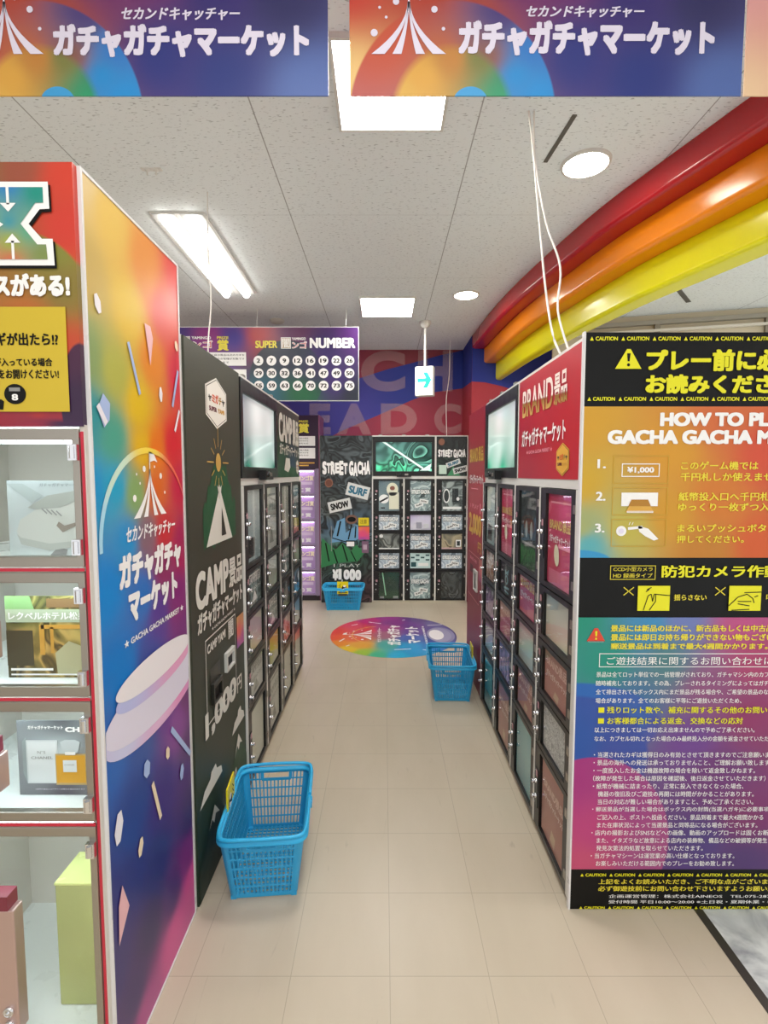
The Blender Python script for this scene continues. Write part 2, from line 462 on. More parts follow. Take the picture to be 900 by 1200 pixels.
# ------------------------------------------------------------------ curved rainbow soffit bands
def catmull(P, n=8):
    out = []
    for i in range(len(P)-1):
        p0 = P[max(i-1,0)]; p1 = P[i]; p2 = P[i+1]; p3 = P[min(i+2,len(P)-1)]
        for k in range(n):
            t = k/n
            out.append(tuple(.5*((2*p1[j])+(-p0[j]+p2[j])*t+(2*p0[j]-5*p1[j]+4*p2[j]-p3[j])*t*t+(-p0[j]+3*p1[j]-3*p2[j]+p3[j])*t**3) for j in range(len(p1))))
    out.append(tuple(P[-1])); return out
PATH = catmull([(1.0,5.915),(1.035,5.0),(1.085,4.4),(1.165,3.8),(1.265,3.2),(1.37,2.79),(1.455,2.5),(1.545,2.2),(1.71,1.75),(1.95,1.2),(2.3,.6),(2.85,-.1)], 16)
def soffit(name, d0, d1, z0, z1, color, label):
    m = mat(name+'_paint', color, .2, spec=.6, vary=.0)
    r = .03
    prof = [(d1, z1), (d0, z1)] + [(d0+r-r*math.cos(a), z0+r-r*math.sin(a)) for a in [PI/2*i/6 for i in range(7)]] + [(d1, z0)]
    mb = MB(); vs = []; n = len(prof)
    for i, p in enumerate(PATH):
        a = PATH[max(i-1,0)]; b = PATH[min(i+1,len(PATH)-1)]
        tx, ty = b[0]-a[0], b[1]-a[1]; L = math.hypot(tx, ty); nx, ny = -ty/L, tx/L
        q = min(1, i/(len(PATH)*.45))
        for (d, z) in prof:
            if d == d1: d = d1-.09*(1-q)
            vs.append((p[0]+nx*d, p[1]+ny*d, z))
    # (path runs towards the camera; its left normal points away from the aisle)
    fs = [(i*n+k, i*n+(k+1)%n, (i+1)*n+(k+1)%n, (i+1)*n+k) for i in range(len(PATH)-1) for k in range(n)]
    mb.add(vs, fs, m, True); mb.add(vs, [tuple(range(n)), tuple(range((len(PATH)-1)*n, len(PATH)*n))[::-1]], m)
    o = mb.build('curved_soffit'); o.data.set_sharp_from_angle(angle=math.radians(35))
    wn = o.modifiers.new('normals', 'WEIGHTED_NORMAL'); wn.keep_sharp = True; wn.weight = 90
    return tag(o, label, 'ceiling band', 'rainbow soffit bands')
soffit('soffit_red', 0.0, .42, 2.95, 3.099, '#b01822', 'red curved soffit band, uppermost of the rainbow sweep under the ceiling')
soffit('soffit_orange', .135, .42, 2.79, 2.949, '#ee8a0c', 'orange curved soffit band between the red and the yellow one')
soffit('soffit_yellow', .27, .42, 2.60, 2.789, '#e2dc06', 'yellow curved soffit band, lowest of the rainbow sweep on the right')

# ------------------------------------------------------------------ lamps and small fittings on the ceiling
DIFF = mat('lamp_diffuser', '#ffffff', .5, emit='#fffdf8', estr=LAMP)
def square_lamp(x0, x1, y0, y1, label):
    t = thing('ceiling_light', label, 'ceiling light', ((x0+x1)/2, (y0+y1)/2, CEIL), 0, 'square ceiling lights')
    w, d = (x1-x0)/2, (y1-y0)/2
    f = MB(Matrix.Rotation(-PI/2, 4, 'X')); f.ring(-w-.012, w+.012, -d-.012, d+.012, .014,.014,.014,.014, 0, .022, WFRAME)
    f.build('frame', t)
    MB().box(-w, w, -d, d, -.018, -.004, DIFF).build('diffuser', t)
square_lamp(-.19, .255, 1.95, 2.43, 'square recessed ceiling light just behind the gap between the hanging banners')
square_lamp(-.21, .27, 4.65, 5.17, 'square recessed ceiling light above the far end of the aisle')
t = thing('fluorescent_light', 'long twin-tube fluorescent ceiling light above the black camp machine', 'ceiling light', (-1.255, 3.87, CEIL), .02)
MB().box(-.165, .165, -.68, .68, -.012, -.001, WFRAME).build('housing', t)
for x in (-.085, .085):
    b = MB(); b.cyl((x,-.66,-.026), (x,.66,-.026), .03, m=mat('tube_glass', '#ffffff', .5, emit='#fffdf8', estr=9), n=14); b.build('tube', t)
    e = MB().box(x-.07, x+.07, -.68, .68, -.0145, -.0125, mat('reflector_white', '#b8b8b4', .5)); e.build('reflector', t)
for (x, y, r, lab) in ((1.02, 2.71, .108, 'round downlight beside the red soffit, the larger near one'), (.717, 4.6, .1, 'round downlight by the soffit, the smaller far one near the exit sign')):
    t = thing('downlight', lab, 'ceiling light', (x, y, CEIL), 0, 'round downlights')
    MB().lathe((0,0,0), (0,0,-1), [(0,r+.015),(.012,r+.012),(.014,r)], WFRAME, 32).build('rim', t)
    MB().lathe((0,0,0), (0,0,-1), [(.008,r),(.016,r*.7),(.018,0)], mat('downlight_lens', '#ffffff', .5, emit='#fff6e6', estr=LAMP), 32).build('lens', t)
def dome(x, y, r, label):
    o = MB().lathe((x,y,CEIL), (0,0,-1), [(0,r),(.012,r),(.03,r*.75),(.04,r*.3),(.041,0)], mat('detector_plastic', '#c4beb4', .5), 24).build('smoke_detector'); tag(o, label, 'smoke detector')
dome(-.39, 5.96, .06, 'small round smoke detector on the ceiling before the mural')
dome(-1.09, 5.35, .075, 'round smoke detector on the ceiling above the purple number banner')
def slot(x0, y0, x1, y1, w, label):
    o = MB(Matrix.Translation((0,0,0))); dx, dy = x1-x0, y1-y0; L = math.hypot(dx,dy); nx, ny = -dy/L*w/2, dx/L*w/2
    zz = CEIL-.004
    vs = [(x0-nx,y0-ny,zz),(x1-nx,y1-ny,zz),(x1+nx,y1+ny,zz),(x0+nx,y0+ny,zz)]
    vs += [(a,b,CEIL+.001) for a,b,_ in vs]
    o.add(vs, [(3,2,1,0),(4,5,6,7),(0,1,5,4),(1,2,6,5),(2,3,7,6),(3,0,4,7)], mat('dark_slot', '#5a5853', .6))
    tag(o.build('air_slot'), label, 'air vent')
slot(.835, 2.36, .812, 2.70, .02, 'thin dark air slot in the ceiling beside the near downlight')
slot(2.45, 4.42, 2.78, 4.8, .04, 'short dark air slot in the ceiling right of the yellow soffit')
slot(2.35, 3.55, 2.55, 3.85, .04, 'short dark air slot in the ceiling at the right edge of the picture')

# ------------------------------------------------------------------ tent emblem
def tent(mb, cx, z0, s, m, y=-.0015, dots=True):
    """circus tent with flag; s = half width, height about 1.9 s"""
    def flare(b0, b1):
        A = []; B = []
        for i in range(9):
            q = i/8; k = q**1.9
            z = z0+s*1.35*(1-q)
            if b0 < 0: A.append((cx+s*(b0*k-.03), z)); B.append((cx+s*(b1*k-.0), z))
            else: A.append((cx+s*(b0*k+.0), z)); B.append((cx+s*(b1*k+.03), z))
        mb.strip(A, B, m, y)
    flare(-1.0, -.66); flare(-.42, -.2); flare(.2, .42); flare(.66, 1.0)
    mb.line(cx, z0+s*1.2, cx, z0+s*1.85, s*.05, m, y)
    mb.poly([(cx,z0+s*1.85),(cx+s*.28,z0+s*1.80),(cx+s*.5,z0+s*1.55),(cx+s*.3,z0+s*1.6),(cx,z0+s*1.55)], m, y)
    if dots:
        for (a, b, r) in ((-.95,.55,.1),(-.62,.95,.04),(-.35,1.35,.09),(.3,1.42,.04),(.7,1.15,.09),(.95,.65,.05),(-.8,1.2,.04)):
            mb.ell(cx+s*a, z0+s*b, s*r, s*r, m, y, 10)

# ------------------------------------------------------------------ hanging header banners
def banner_art(name, light):
    # artwork coordinates: x from the banner's left edge, z from its lower edge
    pts = [(0,.3,'#d98a80' if light else '#c4382c'),(.22,.3,'#b43a2c'),(.0,.02,'#e8c07a'),(.28,.03,'#d09434'),(.33,.2,'#a8402e'),(.42,.36,'#55306a'),  # with light on, the paler first patch is glare put into the print colour
           (.5,.33,'#702468'),(.62,.4,'#8a2470'),(.78,.25,'#342870'),(.62,.1,'#28307c'),(.8,.05,'#24327c'),(.97,.25,'#2a285e'),(1.03,.02,'#5068a8')]
    return print_mat(name, pts, [(.285,-.06,.29,.31,[(.2,.28,'#b0402e'),(.42,.22,'#4a3a7a'),(.5,.12,'#2f78c4'),(.52,.0,'#1f8ad0'),(.46,.05,'#2088cc'),(.38,.1,'#8a5a50'),(.25,.1,'#b8603a'),(.1,.15,'#c45034')],.02),
        (.285,-.06,.175,.20,[(.44,.05,'#2f8a6a'),(.42,.0,'#2a9468'),(.36,.1,'#7a7a40'),(.28,.1,'#c08038'),(.2,.05,'#d8a040'),(.15,.0,'#d8a848')],.12), (.335,-.02,.05,.045,'#3a9ad4',.03)], p=3.2, rough=.42)
def hanging_banner(x0, w, label, art, ttl, sm, ten, text=True, h=.48):
    t = thing('hanging_banner', label, 'banner', (x0, 1.5, 2.577), 0, 'banners hanging over the aisle entrance')
    MB().box(0, w, 0, .004, 0, h, art).build('sheet', t)
    MB().box(0, w, -.001, .005, h-.012, h, WFRAME).build('hanging_rail', t)
    for a in (.12*w, .88*w):
        b = MB().tube([(a,.002,h), (a,.002,CEIL-2.577)], .0012, WFRAME); b.build('suspension_wire', t)
    if text:
        l = MB()
        l.text('ガチャガチャマーケット', ttl[0], ttl[1], ttl[2], ttl[3], LILAC, -.0015, .065)
        l.text('セカンドキャッチャー', sm[0], sm[1], sm[2], sm[3], LILAC, -.0015, .035, shear=.25)
        tent(l, ten[0], ten[1], ten[2], LILAC)
        l.build('lettering', t)
    return t
hanging_banner(-1.24, 1.086, 'rainbow banner with white tent emblem, the left one over the aisle entrance', banner_art('banner_print_left_glare', True), (.33,1.034,.10,.185), (.52,.845,.195,.228), (.20,.108,.1))
hanging_banner(-.095, 1.084, 'rainbow banner with white tent emblem, the whole one right of the ceiling light', banner_art('banner_print', False), (.30,1.004,.104,.194), (.484,.808,.202,.232), (.163,.108,.1))
hanging_banner(.997, .8, 'pale pink end of a further banner at the top right corner', print_mat('banner_print_pale', [(0,.3,'#e2a0a0'),(0,0,'#ecc8a0'),(.3,.2,'#d87070'),(.7,.2,'#b04040')], p=2), None, None, None, text=False)

# ------------------------------------------------------------------ number banner
nb = thing('number_banner', 'purple hanging banner with three rows of numbers in white discs', 'banner', (-1.985, 5.0, 2.235))
W, H = 1.745, .70
nart = print_mat('number_banner_print', [(0,.65,'#46307c'),(.3,.6,'#8a2a78'),(.55,.6,'#43308a'),(.78,.62,'#b03438'),(.86,.45,'#8a3038'),(1.1,.65,'#5a2050'),(1.7,.65,'#4a1e62'),(1.4,.5,'#33215c'),
   (.8,.25,'#1d2a4a'),(.95,.2,'#10605e'),(1.2,.1,'#0e5a3a'),(.9,.05,'#17456a'),(1.5,.2,'#3a2468'),(1.7,.05,'#1f2436'),(.2,.2,'#4a3a9a'),(.4,.1,'#3a3a8a')], [(1.05,.22,.36,.36,[(.8,.4,'#272a38'),(1.05,.4,'#20253a'),(.85,.1,'#12586a'),(1.2,.08,'#0f5e38'),(1.3,.3,'#312a50')],.03)], p=3)
MB().box(0, W, 0, .006, 0, H, nart).build('sheet', nb)
MB().ring(0, W, 0, H, .006,.006,.006,.006, -.001, .007, EDGE).build('frame', nb)
for a in (.77, 1.62): MB().tube([(a,.003,H),(a+.01,.003,CEIL-2.235)], .0025, WFRAME).build('suspension_wire', nb)
l = MB(); y = -.003
l.text('SUPER', .755, .965, .50, .57, PALEYEL, y, .04)
def yami(l, x, z, w, h):
    l.outline(x, x+w*.38, z, z+h, .006, WHITE, y); l.rect(x+.006, x+w*.38-.006, z+.006, z+h-.006, mat('ochre_print','#a88a60',.5), y+.0005)
    l.text('闇', x+.01, x+w*.38-.01, z+.01, z+h-.01, WHITE, y-.0005, .02)
    l.text('ンゴ', x+w*.42, x+w, z, z+h*.66, WHITE, y, .06); l.text('ンゴ', x+w*.42+.004, x+w-.004, z+.005, z+h*.66-.005, REDP, y-.0008, .0)
    l.text('YAMINGO', x+w*.42, x+w*.95, z+h*.76, z+h, WHITE, y, .03)
yami(l, 1.0, .495, .25, .105)
l.text('NUMBER', 1.275, 1.71, .50, .595, WHITE, y, .05)
yami(l, .0, .50, .35, .11)
l.text('PRIZE', .39, .50, .585, .61, PALEYEL, y, .03); l.text('賞', .39, .50, .475, .58, PALEYEL, y, .04)
for (z0, z1) in ((.335,.46),(.17,.30)):
    l.rect(.22, .665, z0, z1, WHITE, y)
l.text('最上段の賞品は次のカギを', .3, .65, .425, .445, BLACK, y-.001, .01); l.text('お持ちのお客様が対象です', .3, .65, .39, .41, BLACK, y-.001, .01); l.text('スタッフまで', .3, .5, .355, .375, BLACK, y-.001, .01)
nums = [[2,7,9,12,16,19,22,26],[29,30,32,36,41,47,49,50],[55,59,63,66,70,72,73,75]]
for r, row in enumerate(nums):
    for c, n_ in enumerate(row):
        cx, cz = .782+c*.1245, .382-r*.118
        l.ell(cx, cz, .047, .047, WHITE, y, 24)
        s = str(n_); hw = .017 if len(s) == 1 else .031
        l.text(s, cx-hw, cx+hw, cz-.02, cz+.02, BLACK, y-.001, .03)
l.build('lettering', nb)

# ------------------------------------------------------------------ exit guide sign on its pole
ex = thing('exit_sign', 'white exit guide sign with green arrow hanging on a pole', 'sign', (.425, 5.4, CEIL))
MB().lathe((0,0,0), (0,0,-1), [(0,.06),(.02,.06),(.05,.045),(.07,.02),(.07,0)], WFRAME, 24).build('ceiling_mount', ex)
MB().cyl((0,0,-.06), (0,0,-.46), .012, m=WFRAME, n=14).build('pole', ex)
R = Matrix.Translation((0,0,-.76)) @ Matrix.Rotation(-.28, 4, 'Z')
MB(R).box(-.095, .095, -.045, .045, 0, .30, WFRAME).build('sign_box', ex, bevel=.006)
MB(R).box(-.087, .087, -.049, -.044, .01, .29, mat('lit_sign_face', '#ffffff', .4, emit='#f4fff8', estr=1.0)).build('lit_face', ex)
GREEN = mat('exit_green', '#17c49a', .4, emit='#17c49a', estr=.35)
l = MB(R); ya = -.0505
l.strip([(-.07,.138),(.04,.138)], [(-.07,.178),(.04,.178)], GREEN, ya)
l.poly([(-.02,.158),(.03,.158),(-.012,.238),(.035,.238),(.078,.158)][1:], GREEN, ya-.0003); l.poly([(.03,.158),(.078,.158),(.035,.078),(-.012,.078)], GREEN, ya-.0003)
l.text('出口', -.07, -.01, .04, .07, GREEN, ya, .02)
l.build('arrow', ex, 'green arrow')

# ------------------------------------------------------------------ cables
CABLE = mat('white_cable', '#e8e4dc', .5)
def cable(pts, r, label, group=None):
    o = MB().tube(catmull(pts, 6), r, CABLE, 8).build('cable'); tag(o, label, 'cable', group)
cable([(.628,2.34,CEIL),(.64,2.3,2.9),(.66,2.26,2.6),(.675,2.2,2.3),(.69,2.14,2.1),(.71,2.08,1.995)], .0045, 'white cable dropping from ceiling to red machine, the left one of two', 'cables to the red machine')
cable([(.65,2.34,CEIL),(.655,2.33,2.9),(.70,2.3,2.62),(.74,2.22,2.4),(.715,2.16,2.2),(.745,2.08,1.995)], .0045, 'white cable dropping from ceiling to red machine, the wavy right one of two', 'cables to the red machine')
cable([(-.984,2.98,CEIL),(-.99,2.98,2.8),(-.98,2.98,2.5),(-1.0,2.97,2.25),(-.99,2.97,1.985)], .004, 'thin white cable dropping from ceiling behind the camp machine')
cable([(.775,6.15,CEIL),(.77,6.15,2.7),(.74,6.17,2.4),(.75,6.17,1.985)], .004, 'thin white cable dropping from ceiling onto the graffiti machine')
for (x, y, lab) in ((-1.2, 2.76, 'pair of short ceiling hooks above the rainbow cabinet'), (.62, 2.22, 'pair of short ceiling hooks above the two white cables')):
    hk = MB()
    for d in (-.02, .025):
        hk.lathe((x+d,y,CEIL), (0,0,-1), [(0,.014),(.01,.012),(.012,.004),(.03,.004),(.03,0)], WFRAME, 10)
    hk.box(x-.05, x+.055, y-.012, y+.012, CEIL-.005, CEIL, WFRAME)
    tag(hk.build('ceiling_hook'), lab, 'hook')

# ------------------------------------------------------------------ gacha machines (three of one kind)
HT, DEP = 1.985, .45
ROWS = [(1.08,1.475),(.855,1.075),(.625,.85),(.395,.62),(.03,.39)]
LOCK = {}
def lock_meshes():
    k = MB().lathe((0,0,0), (0,-1,0), [(0,.0095),(.005,.0095),(.006,.0075),(.010,.0085),(.015,.009),(.019,.007),(.021,0)], CHROME, 14)
    LOCK['knob'] = k.mesh('knob')
lock_meshes()
def hexagon(l, cx, cz, rx, rz, m, y):
    l.poly([(cx,cz+rz),(cx-rx,cz+rz*.55),(cx-rx,cz-rz*.55),(cx,cz-rz),(cx+rx,cz-rz*.55),(cx+rx,cz+rz*.55)], m, y)
def badge(l, cx, cz, rx, rz, bgm, y=-.0015):
    hexagon(l, cx, cz, rx, rz, bgm, y); 
    dk = mat('badge_line', '#3b3a34', .5)
    hexagon(l, cx, cz, rx*.93, rz*.93, dk, y-.0004); hexagon(l, cx, cz, rx*.9, rz*.9, bgm, y-.0008)
    cols = [dk, mat('badge_orange','#d8582c',.5), mat('badge_orange','#d8582c',.5), mat('badge_gold','#b08a3a',.5), dk]
    for i, ch in enumerate('ヤミガチャ'):
        a = cx-rx*.78+i*rx*.32; l.text(ch, a, a+rx*.29, cz-rz*.02, cz+rz*.34-abs(i-2)*rz*.05, cols[i], y-.0012, .05)
    l.text('SUPER', cx-rx*.72, cx-.02*rx, cz-rz*.36, cz-rz*.18, mat('badge_maroon','#6a1f30',.5), y-.0012, .05)
    l.text('YAMI', cx+rx*.08, cx+rx*.72, cz-rz*.36, cz-rz*.18, GOLD, y-.0012, .05)

def gacha_machine(name, label, loc, rz, pw, pitch, nscr, npos, panel_m, poster_m, panel_art, poster_art, cards, screen_m, slots={}):
    t = thing(name, label, 'gacha machine', loc, rz, 'coin-operated locker gacha machines')
    n = nscr+npos; Wd = pw+n*pitch+.012
    inner = mat('locker_inside', '#2a2a2c', .6)
    # carcass: back slab, ends, plinth, rails and stiles round the doors
    c = MB()
    c.box(0, Wd, .10, DEP, .02, HT, WFRAME)
    c.box(pw, Wd, .098, .10, .03, 1.48, inner)
    c.box(0, .01, .0, .10, 0, HT, WFRAME); c.box(Wd-.012, Wd, -.004, .10, 0, HT, WFRAME)
    c.box(.01, Wd-.012, .0, .10, 0, .03, mat('plinth_cream', '#cfc6b2', .5))
    c.box(pw, Wd-.012, -.004, .10, 1.478, 1.512, WFRAME)
    c.box(pw, Wd-.012, -.004, .10, HT-.012, HT, WFRAME)
    for i in range(n+1): c.box(pw+i*pitch-(.004 if i else 0), pw+i*pitch+.012, -.0175, .10, .03, 1.478, WFRAME)
    xs = pw+nscr*pitch
    c.box(xs-.008, xs+.012, -.006, .10, 1.512, HT-.012, WFRAME)
    c.build('cabinet', t)
    MB().box(.004, pw-.003, -.008, .10, .004, HT-.002, panel_m).build('front_panel', t)
    MB().box(xs+.012, Wd-.012, -.006, .10, 1.512, HT-.012, poster_m).build('header_poster', t)
    la = MB(Matrix.Translation((0,-.008,0))); panel_art(la); la.build('panel_lettering', t)
    lb = MB(Matrix.Translation((xs+.012,-.006,0))); poster_art(lb, Wd-.012-xs-.012); lb.build('poster_lettering', t)
    for key, (x0, x1, z0, z1) in slots.items():
        m_ = MB().ring(x0, x1, z0, z1, .012,.012,.012,.02, -.022, -.008, mat('slot_frame_pale','#c4c4be',.4) if key == 'bill_slot' else mat('slot_frame_dark','#1c1d19',.35)); o_ = m_.build(key, t, bevel=.002)
        MB().box(x0+.012, x1-.012, -.012, -.008, z0+.012, z1-.02, BLACK).build('opening', o_)
    # monitor in its black surround
    a, b = pw+.012, xs-.008
    sf = MB(); sf.ring(a, b, 1.512, HT-.012, .035,.035,.055,.065, -.012, .03, DARK)
    s_ = sf.build('screen_frame', t, bevel=.003)
    MB().box(a+.03, b-.03, .002, .025, 1.562, HT-.047, screen_m).build('screen_glass', s_)
    w = MB(); cxm = (a+b)/2
    w.box(cxm-.085, cxm+.085, -.05, -.012, 1.502, 1.552, DARK); w.lathe((cxm-.04,-.05,1.53),(0,-1,0),[(0,.016),(.008,.015),(.009,.01),(.006,0)],mat('lens_black','#101418',.1),14); w.box(cxm+.01,cxm+.05,-.052,-.05,1.52,1.54,STEEL)
    w.build('bill_reader', s_)
    for q in (.12, .5, .88):
        MB().box(a+(b-a)*q-.02, a+(b-a)*q+.02, -.004, .05, HT, HT+.012, STEEL).build('top_clip', t)
    # doors
    dm = {}
    for i in range(n):
        for r, (z0, z1) in enumerate(ROWS):
            w_ = pitch-.02; h_ = z1-z0
            if r not in dm:
                f = MB(); f.ring(0, w_, 0, h_, .066, .042, .020, .020, -.016, .012, DARK)
                f.box(.0, w_, .0, .01, -.004, 0, DARK)
                lm = MB(); hz = h_*.5
                lm.box(.012, .052, -.019, -.016, hz-.09, hz+.075, mat('lock_plate_black', '#151517', .3))
                lm.box(.03, .05, -.0202, -.019, hz+.045, hz+.07, mat('lock_sticker', '#b98a92', .5))
                for dz in (-.08, .06): lm.lathe((.018,-.019,hz+dz),(0,-1,0),[(0,.003),(.002,.003),(.003,0)],CHROME,8)
                pn = MB().rect(.064, w_-.040, .018, h_-.018, GLASS, -.0095)
                hg = MB().box(w_-.016, w_+.004, -.02, -.014, 0, .03, STEEL)
                dm[r] = (f.mesh('door'), lm.mesh('lock_plate'), pn.mesh('glass_pane'), hg.mesh('hinge'))
            f, lm, pn, hg = dm[r]
            x = pw+.013+i*pitch
            d = inst('door', f, t, (x, 0, z0))
            inst('lock_plate', lm, d); inst('glass_pane', pn, d); inst('hinge', hg, d, (0, 0, .05)); inst('hinge', hg, d, (0, 0, h_-.08))
            inst('knob', LOCK['knob'], d, (.032, -.0185, h_*.5+.02)); inst('knob', LOCK['knob'], d, (.032, -.0185, h_*.5-.045))
            key = cards[i][r]
            cm = card_mesh(key, w_-.109, h_-.041)
            inst('prize_card', cm, d, (.0665, -.004, .0205))
    return t

CARD = {}
BRANDTXT = None
def card_mesh(key, w, h):
    kk = (key, round(w,3), round(h,3))
    if kk in CARD: return CARD[kk]
    b = MB(); rnd = random.Random(str(kk))
    big = h > .3
    def base(m): b.box(0, w, 0, .006, 0, h, m)
    if key == 'pink':
        base(print_mat('card_pink', [(0,.4,'#c81e48'),(.2,.3,'#e0487c'),(.1,.1,'#c02850'),(.25,.0,'#d8567a'),(.2,.2,'#b81840')], p=2))
        z = h*.52
        b.text('BRAND景品', w*.08, w*.92, z+.03, z+.075, mat('card_gold','#e6c46a',.4), -.0015, .03)
        b.text('ガチャガチャマーケット', w*.08, w*.92, z-.02, z+.012, WHITE, -.0015, .03)
        if big:
            b.rect(w*.1, w*.9, h*.9, h*.92, PINKP); b.rect(w*.45, w*.9, .15, .165, PINKP); b.ell(w*.4, .12, .028, .042, mat('ivory_print','#e8dcc0',.5), -.002, rot=.2); b.rect(.02, w-.02, .0, .06, mat('card_rose','#d87088',.45))
        else: b.rect(w*.5, w*.9, .01, .05, mat('card_rose','#d87088',.45))
    elif key == 'salmon':
        base(print_mat('card_salmon', [(0,.3,'#b86a60'),(.2,.2,'#a85c54'),(.1,0,'#b4685c')], p=2))
        z = h*.6
        pk = mat('salmon_text','#e6bcb0',.5)
        b.text('BRAND景品', w*.1, w*.9, z+.01, z+.05, pk, -.0015, .03); b.text('ガチャガチャマーケット', w*.1, w*.92, z-.035, z-.008, mat('salmon_text_pale','#f0d8d0',.5), -.0015, .03)
        b.poly([(w*.4,h*.08),(w*.58,h*.04),(w*.62,h*.2),(w*.46,h*.24)], mat('tan_print','#cfa98c',.5))
    elif key in ('street', 'streetb'):
        m = swirl_mat('card_street', ['#39474a','#8fa3a4','#c9d6d6','#7c8f92','#aebebf'], 9, 4)
        if key == 'streetb': m = swirl_mat('card_street_pale', ['#6d7a88','#b9c6d2','#e4ebf0','#9aa8b8','#d0dae4'], 9, 4)
        base(m)
        z = h*.55
        b.text('STREET GACHA', w*.05, w*.95, z, z+.06, BLACK, -.001, .09); b.text('STREET GACHA', w*.06, w*.94, z+.006, z+.055, WHITE, -.002, .05)
        for (cx, cz, ro) in ((.42,.2,.3),(.66,.32,-.2)):
            A = [(-.05,-.022),(.05,-.022),(.05,.022),(-.05,.022)]; c_, s_ = math.cos(ro), math.sin(ro)
            b.poly([(w*cx+a*c_-q*s_, h*cz+a*s_+q*c_) for a,q in A], WHITE, -.0015); b.text('SURF' if ro > 0 else 'SNOW', w*cx-.035, w*cx+.035, h*cz-.01, h*cz+.01, BLACK, -.0025, .03, rot=ro)
    elif key in ('camp', 'campw'):
        base(swirl_mat('card_camp', ['#2c3836','#55696a','#9fb4b4','#38484a'], 12, 5) if key == 'camp' else mat('card_camp_white', '#c9ccc6', .4))
        tm = WHITE if key == 'camp' else mat('card_grey_text', '#8e938c', .5)
        z = h*.62
        b.text('CAMP景品', w*.08, w*.92, z, z+.05, tm, -.0015, .03); b.text('ガチャガチャマーケット', w*.08, w*.92, z-.045, z-.015, tm, -.0015, .03)
        b.poly([(w*.3,h*.1),(w*.7,h*.1),(w*.5,h*.4)], tm, -.0015); b.rect(w*.1, w*.9, h*.86, h*.9, tm)
    elif key == 'pale':
        base(print_mat('card_pale', [(0,.3,'#d6d8cc'),(.2,.2,'#c4c8bc'),(.2,0,'#dadcd0'),(0,0,'#c9c6b0')], p=2, rough=.2))
    elif key == 'frost':
        base(print_mat('card_frost', [(0,.4,'#cfdcde'),(.2,.3,'#e2eaea'),(.1,.1,'#b9cacc'),(.2,0,'#a4b8ba')], p=2, rough=.15))
        b.poly([(w*.1,.02),(w*.55,.02),(w*.6,h*.32),(w*.15,h*.34)], mat('photo_black','#14181a',.4)) if big else None
    elif key == 'pattern':
        k = 'card_pattern'
        base(swirl_mat(k, ['#c8c8c6','#8a8a8c','#e0e0de','#a8a8aa'], 34, 9))
    elif key == 'dark':
        base(swirl_mat('card_dark', ['#0c0d0c','#1c2420','#3a4640','#0f1210'], 10, 9))
        b.rect(0, w, .0, h*.28, swirl_mat('card_dark_green', ['#1c3a1e','#3a6a36','#16281a'], 18, 6), -.001); b.rect(w*.1, w*.9, h*.3, h*.33, GREYP); b.ell(w*.5, h*.55, w*.33, h*.1, mat('rust_print','#5c3420',.5), -.001); b.ell(w*.36, h*.5, .02, .04, mat('bone_print','#9a9a90',.5), -.002); b.ell(w*.64, h*.5, .02, .04, mat('bone_print','#9a9a90',.5), -.002)
    elif key == 'teal':
        base(mat('card_black', '#0e1214', .35)); q = mat('teal_print','#8fc0c8',.5)
        b.poly([(w*.35,h*.8),(w*.5,h*.72),(w*.68,h*.84),(w*.6,h*.62),(w*.5,h*.66),(w*.4,h*.6)], q); b.ell(w*.5,h*.48,w*.12,h*.14,q); b.ell(w*.5,h*.48,w*.07,h*.09,mat('card_black','#0e1214',.35),-.002); b.line(w*.3,h*.2,w*.7,h*.26,.012,q); b.line(w*.34,h*.12,w*.66,h*.1,.01,q)
    elif key == 'warm':
        base(swirl_mat('card_warm', ['#d8b8b0','#a04a4a','#e8dcd4','#c07a50','#3a2a28'], 9, 5))
    elif key == 'violet':
        base(swirl_mat('card_violet', ['#3a2a50','#8a5a9a','#c8a8d0','#55407a'], 12, 5))
    elif key == 'lav':
        base(print_mat('card_lavender', [(0,.2,'#b9a8d0'),(.2,.2,'#d8d0e8'),(.1,.02,'#e8e4ee')], p=2)); b.box(w*.3,w*.55,-.012,0,.02,h*.5,mat('box_grey_print','#9a9aa8',.4)); b.box(w*.65,w*.9,-.012,0,.02,h*.4,mat('box_white_print','#d4d4da',.4))
    elif key == 'mug':
        base(print_mat('card_mug', [(0,.4,'#4a6a78'),(.1,.3,'#6d8288'),(0,.1,'#8fa4a8'),(.2,.2,'#33474c')], p=2))
        iv = mat('duck_ivory','#e8e4cc',.5); b.ell(w*.66, h*.72, w*.28, h*.22, iv); b.rect(w*.5, w*.98, .02, h*.62, iv); b.ell(w*.66, h*.76, w*.12, h*.07, mat('rust_print2','#8a4a32',.5), -.002)
        b.ell(w*.25, h*.4, w*.24, h*.15, WHITE, -.0015); b.line(w*.05,h*.3,w*.45,h*.45,.02,BLACK,-.002); b.line(w*.1,h*.1,w*.3,h*.1,.014,BLACK,-.002)
    elif key == 'washer':
        base(swirl_mat('card_washer', ['#6a7474','#aab4b2','#3e4646','#8c9694'], 7, 3)); b.ell(w*.22,h*.5,w*.16,h*.24,WHITE); b.ell(w*.22,h*.5,w*.12,h*.19,mat('photo_dark','#2a3032',.3),-.002); b.rect(w*.5,w*.8,h*.3,h*.75,mat('photo_dark','#2a3032',.3)); b.rect(w*.05,w*.95,.02,.05,WHITE); b.ell(w*.78,h*.4,.018,.022,WHITE,-.002)
    elif key == 'tealw':
        base(mat('card_tealwhite','#cfe4e2',.4)); q = mat('deep_teal_print','#1f4c50',.5)
        for i in range(3):
            for j in range(4):
                if (i+j) % 2: b.rect(w*(.04+.24*j), w*(.22+.24*j), h*(.5+.15*i), h*(.6+.15*i), q)
